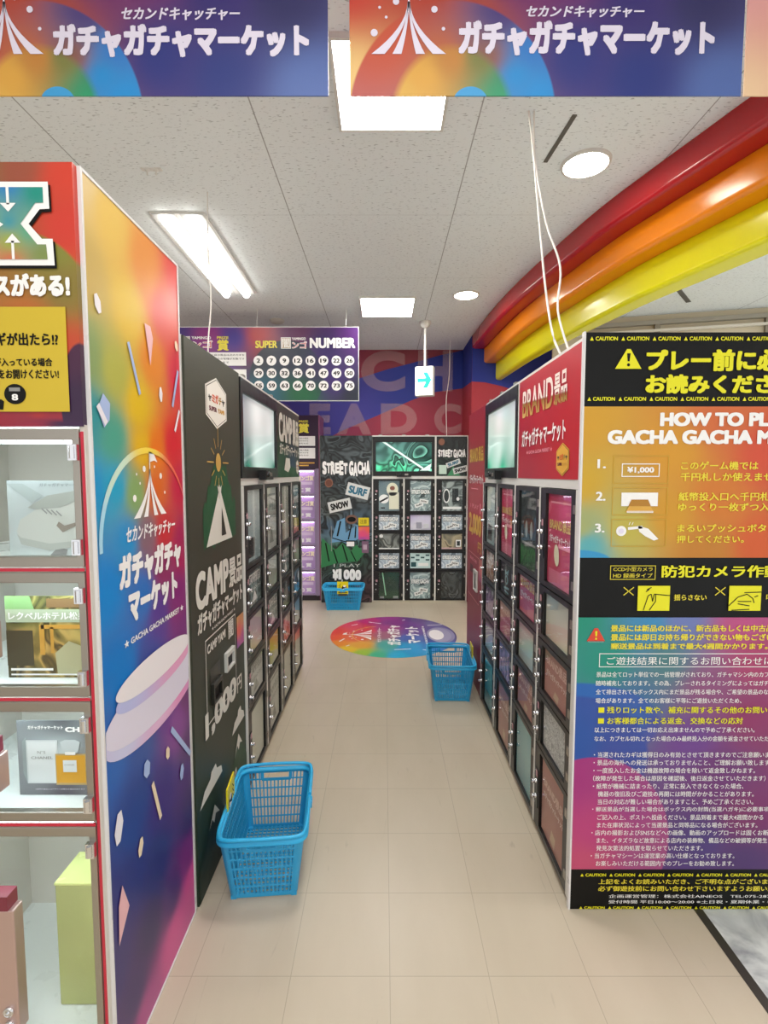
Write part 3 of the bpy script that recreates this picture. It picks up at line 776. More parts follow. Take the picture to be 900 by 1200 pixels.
        b.rect(w*.4,w*.9,h*.15,h*.35,WHITE); b.rect(w*.05,w*.3,h*.1,h*.4,q)
    elif key == 'greyphoto':
        base(swirl_mat('card_greyphoto', ['#4a4e4c','#8a8e8a','#2c302e','#a8aaa4'], 6, 4)); b.ell(w*.12,h*.85,.022,.022,WHITE); b.rect(0,w,0,h*.08,WHITE)
    elif key == 'greentall':
        base(print_mat('card_green', [(0,.3,'#0e2216'),(.2,.3,'#1c3c24'),(.1,.1,'#183a22'),(.2,0,'#22442a')], p=2, rough=.2)); b.line(w*.18,h*.98,w*.34,h*.12,.012,mat('pale_green_print','#8fc4a0',.4)); b.rect(w*.05,w*.25,.0,.025,GREYP); b.rect(w*.7,w*.95,.0,.03,GREYP)
    elif key == 'boots':
        base(swirl_mat('card_boots', ['#4a4a44','#86806c','#b8a888','#5a4a3a'], 7, 4)); b.rect(w*.7,w*.95,h*.15,h*.6,WHITE); b.rect(w*.75,w*.9,h*.22,h*.52,mat('photo_dark','#2a3032',.3),-.002); b.rect(0,w,0,h*.1,mat('rose_print','#d8b0b0',.5))
    elif key == 'smoke':
        base(swirl_mat('card_smoke', ['#1c1e20','#4a4e50','#2a2d2e','#6a6e70'], 5, 5, .2))
    elif key == 'blue':
        base(swirl_mat('card_blue', ['#2c5a8a','#8fb8d8','#1d3a5a','#c0d4e4'], 8, 4))
    elif key == 'aqua':
        base(print_mat('card_aqua', [(0,.3,'#5aa8b0'),(.2,.2,'#7cc0c4'),(.1,0,'#3f98a8')], p=2, rough=.2))
    elif key == 'lime':
        base(print_mat('card_lime', [(0,.2,'#c0b820'),(.2,.2,'#d8c828'),(.1,.1,'#a8b420'),(.2,0,'#d0d0c0')], p=2))
    CARD[kk] = b.mesh('prize_card'); return CARD[kk]

# ---- camp machine (left)
CAMPG = print_mat('camp_olive', [(.3,1.9,'#3b3d31'),(.1,1.0,'#38392e'),(.6,1.0,'#3c3c30'),(.3,.5,'#33382c'),(.3,.2,'#15301e'),(.5,.1,'#12361f'),(.1,.05,'#122a1a')], p=3, rough=.5)
def camp_panel(l):
    badge(l, .317, 1.805, .125, .098, mat('badge_white','#e8e4da',.45))
    gr = mat('camp_green','#155030',.5)
    rnd = random.Random(3)
    xs_ = [.14+.02*i for i in range(21)]
    l.strip([(x, 1.245+rnd.uniform(0,.03)) for x in xs_], [(x, (1.42 if i < 3 or i > 17 else 1.5 if i < 6 or i > 14 else 1.56)+rnd.uniform(-.02,.02)) for i, x in enumerate(xs_)], gr, -.001)
    sun = mat('sun_gold','#c09a4c',.5)
    l.ell(.322, 1.577, .030, .036, sun, -.002)
    for k in range(12):
        a = 2*PI*k/12; r0, r1 = .055, (.13 if k % 3 == 0 else .095)
        l.line(.322+r0*math.cos(a), 1.577+r0*math.sin(a)*1.1, .322+r1*math.cos(a), 1.577+r1*math.sin(a)*1.1, .005, sun, -.002)
    wt = mat('camp_white','#d9d6cc',.5)
    l.poly([(.165,1.262),(.485,1.262),(.345,1.46),(.355,1.488),(.338,1.478),(.325,1.49),(.318,1.478),(.302,1.488),(.315,1.46)], wt, -.002)
    l.poly([(.34,1.285),(.40,1.285),(.348,1.40)], mat('camp_dark','#2c3026',.5), -.003)
    l.text('CAMP', .045, .42, 1.05, 1.185, wt, -.002, .05); l.text('景品', .425, .625, 1.05, 1.175, wt, -.002, .04)
    l.text('ガチャガチャマーケット', .055, .615, .962, 1.038, wt, -.002, .05)
    l.text('★ GACHA GACHA MARKET ★', .2, .50, .94, .953, wt, -.002, .02)
    l.outline(.125, .50, .60, .925, .005, wt, -.002); l.text('CAMP YAMI', .145, .36, .865, .90, wt, -.002, .04); l.text('闇', .40, .47, .84, .915, wt, -.002, .03)
    l.rect(.17, .285, .655, .80, mat('slot_dark_plate','#2b2c24',.35), -.002)
    l.text('1,000', .10, .49, .545, .655, wt, -.003, .045); l.text('円', .505, .575, .56, .63, wt, -.003, .03)
    # stickers, clouds and mountains
    l.rect(.515, .625, .76, .90, print_mat('rainbow_sticker', [(.52,.9,'#d0a060'),(.6,.88,'#c88a50'),(.55,.83,'#e05a4a'),(.6,.78,'#b04a90'),(.53,.76,'#8a4aa0')], p=3), -.0035)
    def cloud(x0, x1, z):
        w = x1-x0; l.poly([(x0,z),(x1,z),(x1-.01,z+.03),(x1-.25*w,z+.05),(x1-.3*w,z+.075),(x1-.5*w,z+.07),(x1-.55*w,z+.05),(x0+.2*w,z+.04)], wt, -.002)
    cloud(.03, .28, .34); cloud(.42, .61, .41); cloud(.40, .50, .17)
    mg = mat('mountain_green','#16442a',.5); md = mat('mountain_dark','#0e2418',.5)
    l.poly([(.28,.0),(.28,.05),(.45,.30),(.51,.375),(.56,.31),(.636,.22),(.636,.005)], mg, -.0015)
    l.poly([(.445,.29),(.51,.375),(.565,.31),(.53,.325),(.51,.30),(.49,.33)], wt, -.0025)
    l.poly([(.01,.005),(.01,.12),(.13,.22),(.18,.265),(.24,.2),(.38,.06),(.42,.005)], md, -.002)
    l.poly([(.115,.205),(.18,.265),(.235,.205),(.19,.225),(.17,.20),(.15,.225)], wt, -.0028)
    l.poly([(.25,.1),(.28,.06),(.31,.14)], wt, -.003)
def camp_poster(l, w):
    wt = mat('camp_white','#d9d6cc',.5)
    l.text('CAMP', .04, w*.62, 1.74, 1.92, wt, -.002, .05); l.text('景品', w*.64, w*.95, 1.74, 1.92, wt, -.002, .05)
    l.text('ガチャガチャマーケット', .06, w*.95, 1.655, 1.73, wt, -.002, .035)
    l.poly([(.2,1.56),(.34,1.545),(.42,1.58),(.40,1.64),(.26,1.64)], wt, -.002); badge(l, w-.1, 1.585, .055, .055, mat('badge_white','#e8e4da',.45), -.002)
    l.strip([(0,1.513),(.3,1.513),(.8,1.513)], [(0,1.54),(.3,1.60),(.8,1.56)], mat('camp_green','#155030',.5), -.001)
def screen_print(name, pts, e):
    m = print_mat(name, pts, p=2.5, rough=.05)
    nt = m.node_tree; b = nt.nodes['Principled BSDF']; nt.links.new(b.inputs['Base Color'].links[0].from_socket, b.inputs['Emission Color']); b.inputs['Emission Strength'].default_value = e
    return m
CAMPPOST = print_mat('camp_poster_print', [(1.6,1.95,'#33362c'),(2.2,1.95,'#3a3c30'),(1.6,1.55,'#1f4a30'),(2.0,1.53,'#1f3a58'),(2.3,1.6,'#2a3a2e')], p=3, rough=.45)
camp_screen = screen_print('camp_screen_picture', [(.7,1.9,'#8c949a'),(.72,1.65,'#7f8c90'),(1.0,1.85,'#d4dcdc'),(1.3,1.8,'#c8d4d4'),(1.4,1.65,'#b8ccca'),(1.0,1.65,'#c4d2d0'),(.8,1.56,'#2f5a50'),(1.4,1.56,'#3a7a68')], .42)
camp = gacha_machine('gacha_machine', 'olive black camp-themed locker machine with white teepee, on the left of the aisle', (-.661, 1.70, 0), PI/2, .64, .408, 2, 2, CAMPG, CAMPPOST, camp_panel, camp_poster,
    [['frost','camp','pale','campw','pale'], ['campw','pale','camp','lime','campw'], ['pale','camp','dark','warm','pale'], ['camp','pale','blue','pale','pale']], camp_screen, {'bill_slot': (.34,.45,.72,.80), 'coin_return': (.175,.28,.658,.74)})

# ---- brand machine (right)
BRED = print_mat('brand_red', [(.3,1.9,'#a01c2c'),(.3,1.2,'#a82236'),(.3,.6,'#8c2038'),(.3,.1,'#7c1c34'),(1.8,1.9,'#b81c2c'),(2.2,1.7,'#bc1826'),(1.6,1.55,'#a81a30')], p=3, rough=.4)
def brand_gold():
    k = NT('brand_gold_gradient', .4)
    k.flat('xz')
    a = k.math('ADD', k.sy, k.math('MULTIPLY', k.sx, .06))
    r = k.n('ShaderNodeValToRGB'); mr = k.n('ShaderNodeMapRange'); k.l(a, mr.inputs[0]); mr.inputs[1].default_value = 1.885; mr.inputs[2].default_value = 2.04; k.l(mr.outputs[0], r.inputs[0])
    e = r.color_ramp.elements; e[0].color = (*lin('#e8c070'),1); e[1].position = .52; e[1].color = (*lin('#f6e6dc'),1); q = e.new(.44); q.color = (*lin('#9a6a20'),1); q = e.new(.5); q.color = (*lin('#f6ece4'),1)
    k.l(r.outputs[0], k.b.inputs['Base Color']); return k.m
BGOLD = brand_gold()
GOLD2 = mat('bright_gold_print', '#d8a838', .35)
def brand_panel(l):
    l.text('BRAND', .07, .40, 1.62, 1.72, GOLD2, -.002, .04); l.text('景品', .42, .60, 1.62, 1.72, GOLD2, -.002, .04)
    l.text('ガチャガチャマーケット', .07, .60, 1.46, 1.53, WHITE, -.002, .03); l.rect(.14, .42, 1.425, 1.43, PINKP, -.002)
    l.text('1 PLAY', .12, .45, 1.285, 1.315, mat('rose_text','#e0929c',.5), -.002, .02); l.rect(.5,.53,1.26,1.33,PINKP,-.002)
    l.text('2,000', .07, .56, 1.08, 1.245, GOLD2, -.002, .05); l.text('円', .44, .56, .985, 1.06, GOLD2, -.002, .03)
    l.outline(.07, .50, .62, .95, .006, mat('rose_gold','#d88a8a',.4), -.002); l.rect(.14,.26,.80,.86,mat('slot_wine','#5a1020',.4),-.002); 
    l.text('BRAND YAMI', .13, .40, .895, .92, PINKP, -.002, .02)
    l.rect(.5, .6, .80, .95, print_mat('rainbow_sticker_red', [(.52,.95,'#c87060'),(.58,.86,'#d86a6a'),(.55,.8,'#a04a80')], p=3), -.0025)
def brand_poster(l, w):
    o = -(0.64+2*.408+.012)
    l.text('BRAND', 1.537+o, 1.975+o, 1.795, 1.918, BGOLD, -.002, .02); l.text('景品', 1.985+o, 2.13+o, 1.795, 1.915, BGOLD, -.002, .03)
    l.text('ガチャガチャマーケット', 1.535+o, 2.125+o, 1.655, 1.735, WHITE, -.002, .035)
    l.text('★ GACHA GACHA MARKET ★', 1.62+o, 1.98+o, 1.622, 1.64, PINKP, -.002, .02)
    badge(l, 2.10+o, 1.585, .068, .062, mat('badge_gold_field','#e0a83c',.4), -.002)
brand_screen = screen_print('brand_screen_picture', [(.7,1.9,'#c2ccc8'),(1.0,1.85,'#d6dcda'),(1.35,1.9,'#b8bebc'),(.7,1.7,'#b8d0c8'),(1.35,1.7,'#c0d8d0'),(1.0,1.68,'#c8dcd4'),(.7,1.56,'#3fae8a'),(1.1,1.56,'#3c9a7c'),(1.4,1.56,'#2f7a62')], .42)
brand = gacha_machine('gacha_machine', 'red brand-goods locker machine with gold lettering, on the right of the aisle', (.667, 4.0, 0), -PI/2, .64, .408, 2, 2, BRED, BRED, brand_panel, brand_poster,
    [['frost','warm','violet','pale','aqua'], ['pink','teal','salmon','violet','salmon'], ['dark','pink','pale','salmon','aqua'], ['pink','pale','salmon','pattern','salmon']], brand_screen, {'bill_slot': (.33,.45,.70,.85)})

# ---- graffiti machine (back)
SGRAF = swirl_mat('graffiti_panel_print', ['#1a1d1e','#646c70','#2c3233','#8a9498','#202425'], 5, 4, .4, tint=[(.3,1.9,'#5a5e60'),(.1,1.6,'#505456'),(.5,1.3,'#6a6a66'),(.15,1.1,'#706a5a'),(.3,.85,'#8ab0cc'),(.12,.9,'#5a7a94'),(.45,.9,'#7aa0bc'),(.2,.6,'#2f8a50'),(.4,.6,'#38804a'),(.3,.4,'#244a34'),(.55,.15,'#7a3030'),(.1,.2,'#3a4440')])
SPOST = swirl_mat('graffiti_poster_print', ['#15181a','#3c4244','#202426','#50585a'], 6, 4, .4, tint=[(1.4,1.9,'#606466'),(1.4,1.54,'#3a9a68'),(1.6,1.6,'#4a7a68'),(1.7,1.9,'#505456')])
def jag(l, txt, x0, x1, z0, z1, amp):
    rnd = random.Random(txt); wd = [.35 if ch in ' ,' else .55 if ch == '1' else 1 for ch in txt]; u = (x1-x0)/sum(wd); ox = x0
    for k_, ch in enumerate(txt):
        w = u*wd[k_]; x0 = ox+u*sum(wd[:k_]); i = 0
        if ch == ' ': continue
        if ch == ',': l.line(x0+(i+.35)*w, z0+.012, x0+(i+.15)*w, z0-.014, .012, WHITE, -.0025); continue
        d0, d1 = rnd.uniform(-amp, amp), rnd.uniform(-amp, amp)
        l.text(ch, x0+i*w-.004, x0+(i+1)*w+.004, z0+d0, z1+d1, BLACK, -.0015, .12)
        l.text(ch, x0+i*w, x0+(i+1)*w, z0+d0+.004, z1+d1-.004, WHITE, -.0025, .07)
def card_tilt(l, txt, cx, cz, w, h, rot, m):
    c, s = math.cos(rot), math.sin(rot)
    l.poly([(cx+a*c-b*s, cz+a*s+b*c) for a, b in ((-w/2,-h/2),(w/2,-h/2),(w/2,h/2),(-w/2,h/2))], mat('torn_paper','#d6d8d6',.5), -.003)
    l.text(txt, cx-w*.4, cx+w*.4, cz-h*.3, cz+h*.3, m, -.0045, .05, rot=rot)
def street_panel(l):
    jag(l, 'STREET GACHA', .03, .59, 1.525, 1.675, .02)
    l.ell(.105, 1.43, .048, .052, mat('rust_disc','#8a5a44',.5), -.002); l.ell(.105, 1.43, .036, .04, mat('rust_disc2','#6a3c2c',.5), -.003)
    card_tilt(l, 'SURF', .445, 1.335, .27, .15, -.25, mat('surf_blue','#1f6a86',.5))
    card_tilt(l, 'SNOW', .23, 1.165, .27, .13, .22, BLACK)
    # letter-like blue and green graffiti shapes
    bl = mat('graffiti_blue','#6a9cc0',.5); gn = mat('graffiti_green','#2c7a48',.5)
    l.poly([(.12,.72),(.20,.98),(.29,1.02),(.30,.84),(.44,.94),(.47,.78),(.33,.70),(.25,.74)], bl, -.0018); l.line(.24,.98,.2,.8,.02,BLACK,-.0026); l.line(.37,.94,.33,.76,.016,BLACK,-.0026); l.line(.42,.92,.41,.78,.016,BLACK,-.0026); l.line(.14,.78,.34,.72,.012,BLACK,-.0026)
    l.poly([(.0,.42),(.02,.78),(.1,.70),(.18,.64),(.26,.72),(.36,.62),(.42,.70),(.52,.6),(.44,.5),(.2,.48)], gn, -.0016); l.line(.06,.72,.1,.5,.016,BLACK,-.0026); l.line(.15,.64,.2,.48,.016,BLACK,-.0026); l.line(.26,.7,.32,.5,.016,BLACK,-.0026); l.line(.36,.62,.42,.5,.012,BLACK,-.0026)
    l.ell(.37, 1.0, .07, .055, mat('rust_shape','#7a5648',.5), -.002); l.ell(.37,1.0,.05,.03,BLACK,-.003); l.rect(.31,.4,.68,.735,WHITE,-.003); l.rect(.3,.41,.735,.75,BLACK,-.0032)
    l.rect(.45, .575, .925, 1.02, mat('yellow_sticker','#dcc818',.5), -.004); l.text('注意', .47, .55, .95, 1.0, mat('ochre_text','#8a7a10',.5), -.005, .02)
    l.rect(.45, .58, .76, .915, print_mat('sunset_sticker', [(.45,.92,'#e8783a'),(.58,.9,'#e8603a'),(.5,.82,'#e04a78'),(.5,.76,'#a84aa0')], p=3), -.004)
    l.rect(.49, .57, .60, .74, mat('plum_sticker','#7a5a72',.5), -.0035); l.rect(.505,.55,.64,.70,mat('plum_pale','#b8a0b0',.5),-.0045)
    l.text('1 PLAY', .155, .47, .43, .47, mat('silver_text','#b9beb8',.5), -.003, .01); jag(l, '¥1,000', .14, .48, .27, .405, .008)
    l.line(.13, .92, .13, .62, .008, GREYP, -.003)
def street_poster(l, w):
    jag(l, 'STREET GACHA', .02, w-.02, 1.73, 1.82, .01)
    l.rect(.03, .12, 1.535, 1.64, mat('mint_print','#c4dccc',.5), -.002); card_tilt(l, 'SURF', w*.55, 1.66, .17, .06, .35, mat('surf_blue','#1f6a86',.5)); card_tilt(l, 'SNOW', w*.78, 1.585, .17, .07, .25, BLACK)
    l.ell(.06, 1.91, .035, .04, mat('rust_disc','#8a5a44',.5), -.002)
    l.poly([(.13,1.515),(w*.8,1.515),(w*.6,1.58),(.2,1.63)], mat('graffiti_green2','#3c8a5c',.5), -.0015)
street_screen = swirl_mat('street_screen_picture', ['#16302c','#3a645e','#6f9f98','#2c4a46','#8fc4b8'], 4, 4, .08, .5, tint=[(.7,1.9,'#72807f'),(1.3,1.9,'#80938f'),(.7,1.75,'#6f8480'),(1.3,1.75,'#86a09a'),(1.0,1.75,'#70908a'),(.7,1.57,'#50d8a0'),(.95,1.57,'#50d8a0'),(1.3,1.57,'#b0e8d4'),(1.0,1.9,'#6a807c')])
street = gacha_machine('gacha_machine', 'graffiti-covered black street locker machine facing the aisle from its far end', (-.753, 6.04, 0), 0, .612, .372, 2, 1, SGRAF, SPOST, street_panel, street_poster,
    [['mug','streetb','greyphoto','streetb','greentall'], ['street','lav','streetb','tealw','street'], ['washer','streetb','boots','streetb','smoke']], street_screen)
# the pale streak across the graffiti machine's picture
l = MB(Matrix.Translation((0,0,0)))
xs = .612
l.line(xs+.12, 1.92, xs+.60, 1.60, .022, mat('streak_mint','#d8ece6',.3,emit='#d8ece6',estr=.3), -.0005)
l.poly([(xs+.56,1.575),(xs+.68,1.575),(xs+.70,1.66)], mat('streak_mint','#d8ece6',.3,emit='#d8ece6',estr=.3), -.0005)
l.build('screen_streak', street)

# ------------------------------------------------------------------ notice board: how to play (end of the right row)
hb = thing('notice_board', 'tall how-to-play notice board with black caution bands and rainbow print, at right', 'notice board', (.655, 1.70, 0))
Bw = .90
top_art = print_mat('howto_gradient', [(.0,1.70,'#d8a020'),(.0,1.5,'#d4a81e'),(.0,1.36,'#a8b070'),(.03,1.29,'#5ab0b8'),(.15,1.35,'#c8b84a'),(.3,1.6,'#dc9a1c'),(.3,1.4,'#d89a1a'),(.45,1.72,'#d86a30'),(.6,1.6,'#d84a28'),(.6,1.3,'#d85a1c'),(.45,1.45,'#d87a1c'),(.42,1.28,'#c8801e'),(.8,1.5,'#b8302c'),(.85,1.3,'#c03a2a')],
    [(.0,1.235,.115,.045,'#2f9ad0',.1)], p=3.5, gain=.88)
low_art = print_mat('rules_gradient', [(.0,1.04,'#0c8a72'),(.1,.9,'#128a78'),(.25,1.02,'#3888b8'),(.35,1.04,'#6a78b4'),(.3,.9,'#4a7a80'),(.55,1.03,'#b84a80'),(.6,.9,'#a83a68'),(.45,.8,'#8a4a78'),(.2,.75,'#3a6a98'),(.6,.7,'#8a2a60'),(.4,.62,'#6a3a8a'),(.5,.5,'#6a2a70'),(.6,.35,'#7a2462'),(.45,.25,'#4a3278'),(.6,.17,'#4a2a68'),(.8,.6,'#7a2050')],
    [(.0,.68,.30,.145,[(.0,.75,'#1c60b0'),(.2,.7,'#2f5aa8'),(.05,.6,'#2454a4'),(.3,.65,'#4a4a98')],.06), (.0,.56,.26,.22,[(0,.6,'#1f4fa0'),(.2,.6,'#34489a'),(.15,.45,'#4a3a90')],.05), (.07,.26,.27,.30,[(0,.5,'#a02a78'),(.1,.3,'#b83a78'),(.2,.4,'#9a3a80'),(.05,.16,'#c04a70'),(.25,.2,'#a04a80')],.02)], p=3.2)
b_ = MB()
b_.box(0, Bw, 0, .014, 0, 1.99, BLACK)
b_.build('board', hb)
b_ = MB(); b_.box(.0, Bw, -.002, 0, 1.252, 1.752, top_art); b_.build('printed_gradient', hb, 'orange and gold gradient print')
b_ = MB(); b_.box(.0, Bw, -.002, 0, .15, 1.048, low_art); b_.build('printed_gradient', hb, 'green, blue and purple gradient print')
MB().box(-.006, 0, -.004, .014, 0, 1.992, EDGE).build('edge_trim', hb)
l = MB(Matrix.Translation((-.655, -.003, 0)))     # written in room x
y = -.001
def tri(x0, x1, z0, z1, m, in_m, ex):
    l.poly([(x0,z0),(x1,z0),((x0+x1)/2+.006,z1),((x0+x1)/2-.006,z1)], m, y)
    cx = (x0+x1)/2; h = z1-z0
    l.poly([(cx-.09*h,z1-.22*h),(cx+.09*h,z1-.22*h),(cx+.05*h,z0+.38*h),(cx-.05*h,z0+.38*h)], in_m, y-.001); l.ell(cx, z0+.2*h, .08*h, .08*h, in_m, y-.001, 12)
def caution(z, h, x0, m):
    for i in range(9):
        x = x0+i*.1015
        if x+.09 > 1.55: break
        l.poly([(x,z),(x+.012,z),(x+.006,z+h)], m, y); l.text('CAUTION', x+.018, x+.09, z, z+h, m, y, .03)
caution(1.963, .0125, .668, YEL); caution(1.77, .0125, .665, YEL)
caution(.125, .011, .688, YEL); caution(.0035, .010, .687, YEL)
tri(.752, .838, 1.873, 1.936, YEL, BLACK, 0)
l.text('プレー前に必ず', .853, 1.36, 1.866, 1.935, YEL, y, .05)
l.text('お読みください', .853, 1.345, 1.793, 1.855, YEL, y, .05)
l.text('HOW TO PLAY', .905, 1.345, 1.688, 1.732, WHITE, y, .06)
l.text('GACHA GACHA MARKET', .735, 1.475, 1.63, 1.675, WHITE, y, .06)
l.text('1.', .704, .732, 1.55, 1.58, WHITE, y, .03); l.text('2.', .702, .734, 1.443, 1.473, WHITE, y, .03); l.text('3.', .702, .734, 1.337, 1.367, WHITE, y, .03)
for z in (1.50, 1.395, 1.29): l.outline(.757, .94, z, z+.092, .002, mat('gold_line','#c8a030',.5), y)
l.outline(.785, .91, 1.522, 1.566, .003, WHITE, y); l.text('¥1,000', .803, .892, 1.533, 1.555, WHITE, y, .04)
l.rect(.787, .908, 1.425, 1.47, WHITE, y); l.poly([(.815,1.43),(.882,1.43),(.895,1.405),(.802,1.405)], GOLD, y-.001); l.poly([(.82,1.447),(.875,1.447),(.885,1.425),(.81,1.425)], mat('ochre_print2','#b07a20',.5), y-.0015); l.outline(.806,.893,1.403,1.409,.002,WHITE,y-.002)
l.ell(.79, 1.342, .017, .017, WHITE, y); l.ell(.79,1.342,.009,.009,LILAC,y-.001); l.line(.812,1.35,.86,1.355,.009,WHITE,y); l.poly([(.845,1.36),(.88,1.35),(.915,1.315),(.90,1.31),(.87,1.325),(.85,1.34)], WHITE, y)
for a in (.815,.825): l.line(a,1.362,a+.004,1.372,.002,WHITE,y)
YT = mat('yellow_text','#ead838',.5)
l.text('このゲーム機では', .98, 1.235, 1.545, 1.573, YT, y, .02); l.text('千円札しか使えません。', .98, 1.335, 1.508, 1.536, YT, y, .02)
l.text('紙幣投入口へ千円札を', .976, 1.31, 1.443, 1.471, YT, y, .02); l.text('ゆっくり一枚ずつ入れて', .976, 1.345, 1.408, 1.436, YT, y, .02)
l.text('まるいプッシュボタンを', .976, 1.34, 1.338, 1.365, YT, y, .02); l.text('押してください。', .976, 1.20, 1.302, 1.328, YT, y, .02)
l.outline(.758, .91, 1.178, 1.226, .002, YT, y); l.text('CCD小型カメラ', .768, .90, 1.206, 1.221, YT, y, .01); l.text('HD 録画タイプ', .768, .90, 1.184, 1.2, YT, y, .01)
l.text('防犯カメラ作動中', .93, 1.385, 1.185, 1.227, YEL, y, .03)
for x in (.805, 1.113, 1.42): l.line(x,1.125,x+.034,1.152,.003,YT,y); l.line(x,1.152,x+.034,1.125,.003,YT,y)
for k, x in enumerate((.853, 1.16)):
    l.rect(x, x+.108, 1.072, 1.157, YEL, y)
    if k == 0:
        for q in ((.02,.0,.035,.05),(.035,.05,.045,.055),(.045,.055,.05,.03),(.05,.03,.055,.055),(.055,.055,.108,.05),(.04,.0,.06,.03),(.06,.03,.06,.055),(.03,.07,.045,.078),(.027,.063,.038,.072)): l.line(x+q[0],1.074+q[1],x+q[2],1.074+q[3],.003,BLACK,y-.001)
    else:
        for q in ((.0,.015,.03,.045),(.03,.045,.06,.055),(.06,.055,.08,.04),(.03,.03,.075,.03),(.03,.022,.07,.015),(.01,.0,.07,.003),(.05,.06,.108,.062),(.08,.04,.085,.025),(.085,.045,.097,.05)): l.line(x+q[0],1.074+q[1],x+q[2],1.074+q[3],.003,BLACK,y-.001)
l.text('揺らさない', .975, 1.085, 1.107, 1.128, YT, y, .02); l.text('叩かない', 1.285, 1.375, 1.107, 1.128, YT, y, .02)
tri(.686, .748, .967, 1.012, mat('warning_red','#d8442c',.5), YEL, 0); l.outline(.69,.744,.965,.968,.002,WHITE,y)
def ln(s, x, z, pitch, h, m, b=.015): l.text(s, x, x+pitch*len(s), z, z+h, m, y, b)
ln('景品には新品のほかに、新古品もしくは中古品もござ', .766, 1.0, .0262, .024, YT, .035); ln('景品には即日お持ち帰りができない物もございます', .767, .969, .0262, .024, YT, .035); ln('郵送景品は到着まで最大4週間かかります。', .768, .939, .0266, .022, YT, .035)
l.outline(.73, 1.50, .877, .925, .0025, WHITE, y); ln('ご遊技結果に関するお問い合わせについて', .756, .885, .0352, .028, WHITE, .005)
L1 = ['景品は全てロット単位での一括管理がされており、ガチャマシン内のカプセルは','随時補充しております。その為、プレーされるタイミングによってはガチャマシ','全て排出されてもボックス内にまだ景品が残る場合や、ご希望の景品のない','場合があります。全てのお客様に平等にご遊技いただくため、']
for i, s in enumerate(L1): ln(s, .722, .842-.0305*i, .0178, .019, WHITE, .012)
ln('■ 残りロット数や、補充に関するその他のお問い合わせ', .733, .715, .0252, .024, YEL, .02); ln('■ お客様都合による返金、交換などの応対', .733, .677, .0248, .024, YEL, .02)
ln('以上につきましては一切お応え出来ませんので予めご了承ください。', .722, .647, .0177, .019, WHITE, .012); ln('なお、カプセル切れとなった場合のみ最終投入分の金額を返金させていただきま', .722, .616, .0176, .019, WHITE, .012)
L2 = ['・当選されたカギは獲得日のみ有効とさせて頂きますのでご注意願います。','・景品の海外への発送は承っておりませんこと、ご理解お願い致します。','・一度投入したお金は機器故障の場合を除いて返金致しかねます。','（故障が発生した場合は原因を確認後、後日返金させていただきます）','・紙幣が機械に詰まったり、正常に投入できなくなった場合、','　機器の復旧及びご遊技の再開には時間がかかることがあります。','　当日の対応が難しい場合がありますこと、予めご了承ください。','・郵送景品が当選した場合はボックス内の封筒(当選ハガキ)に必要事項','　ご記入の上、ポストへ投函ください。景品到着まで最大4週間かかる','　また在庫状況によって当選景品と同等品になる場合がございます。','・店内の撮影およびSNSなどへの画像、動画のアップロードは固くお断り','　また、イタズラなど故意による店内の装飾物、備品などの破損等が発生','　発見次第法的処置を取らせていただきます。','・当ガチャマシーンは運営業の高い仕様となっております。','　お楽しみいただける範囲内でのプレーをお勧め致します。']
for i, s in enumerate(L2):
    x = .722; 
    if s[0] == '　': s = s[1:]; x += .0186
    ln(s, x, .558-.0282*i, .0186, .020, WHITE, .008)
ln('上記をよくお読みいただき、ご不明な点がございましたら', .752, .096, .0258, .02, YT, .02); ln('必ず御遊技前にお問い合わせ下さいますようお願い致します', .752, .07, .0258, .02, YT, .02)
l.text('企画運営管理：株式会社AINEOS　TEL:075-287-3', .79, 1.38, .045, .058, WHITE, y, .01); l.text('受付時間 平日10:00〜20:00 ※土日祝・夏期休業・年末年始', .79, 1.45, .024, .037, WHITE, y, .01)
l.build('lettering', hb)

# ------------------------------------------------------------------ rainbow prize cabinet (left foreground)
pc = thing('prize_cabinet', 'tall white prize cabinet with glass doors and a rainbow-printed side, at left', 'prize cabinet', (-.664, 1.160, 0))
# own frame: x to the left is negative, y into depth (0 .. .53)
cb = MB(); D = .525; XL = -.52
CW = mat('cabinet_white', '#d8d4cc', .35)
cb.box(XL, -.004, .42, D, .0, 2.195, CW)                               # back
cb.box(XL, -.004, .0, .42, 1.64, 2.195, CW); cb.box(XL, -.004, 0, .42, 0, .10, CW)
cb.box(-.020, -.004, .0, .42, .10, 1.64, CW); cb.box(XL, XL+.03, .0, .42, .10, 1.64, CW)
cb.build('cabinet', pc)
SH = mat('shelf_white', '#eef2f2', .3)
for z in (1.315, 1.014, .712, .10):
    MB().box(XL+.03, -.020, .012, .42, z-.012 if z > .2 else z, z+.012 if z > .2 else .13, SH).build('shelf', pc)
for z in (1.61, 1.288, .987, .685):
    MB().box(XL+.05, -.05, .03, .045, z-.008, z-.0005, mat('led_strip', '#ffffff', .4, emit='#eafcff', estr=15)).build('led_strip', pc)
REDT = mat('red_edge_tape', '#c2243c', .35)
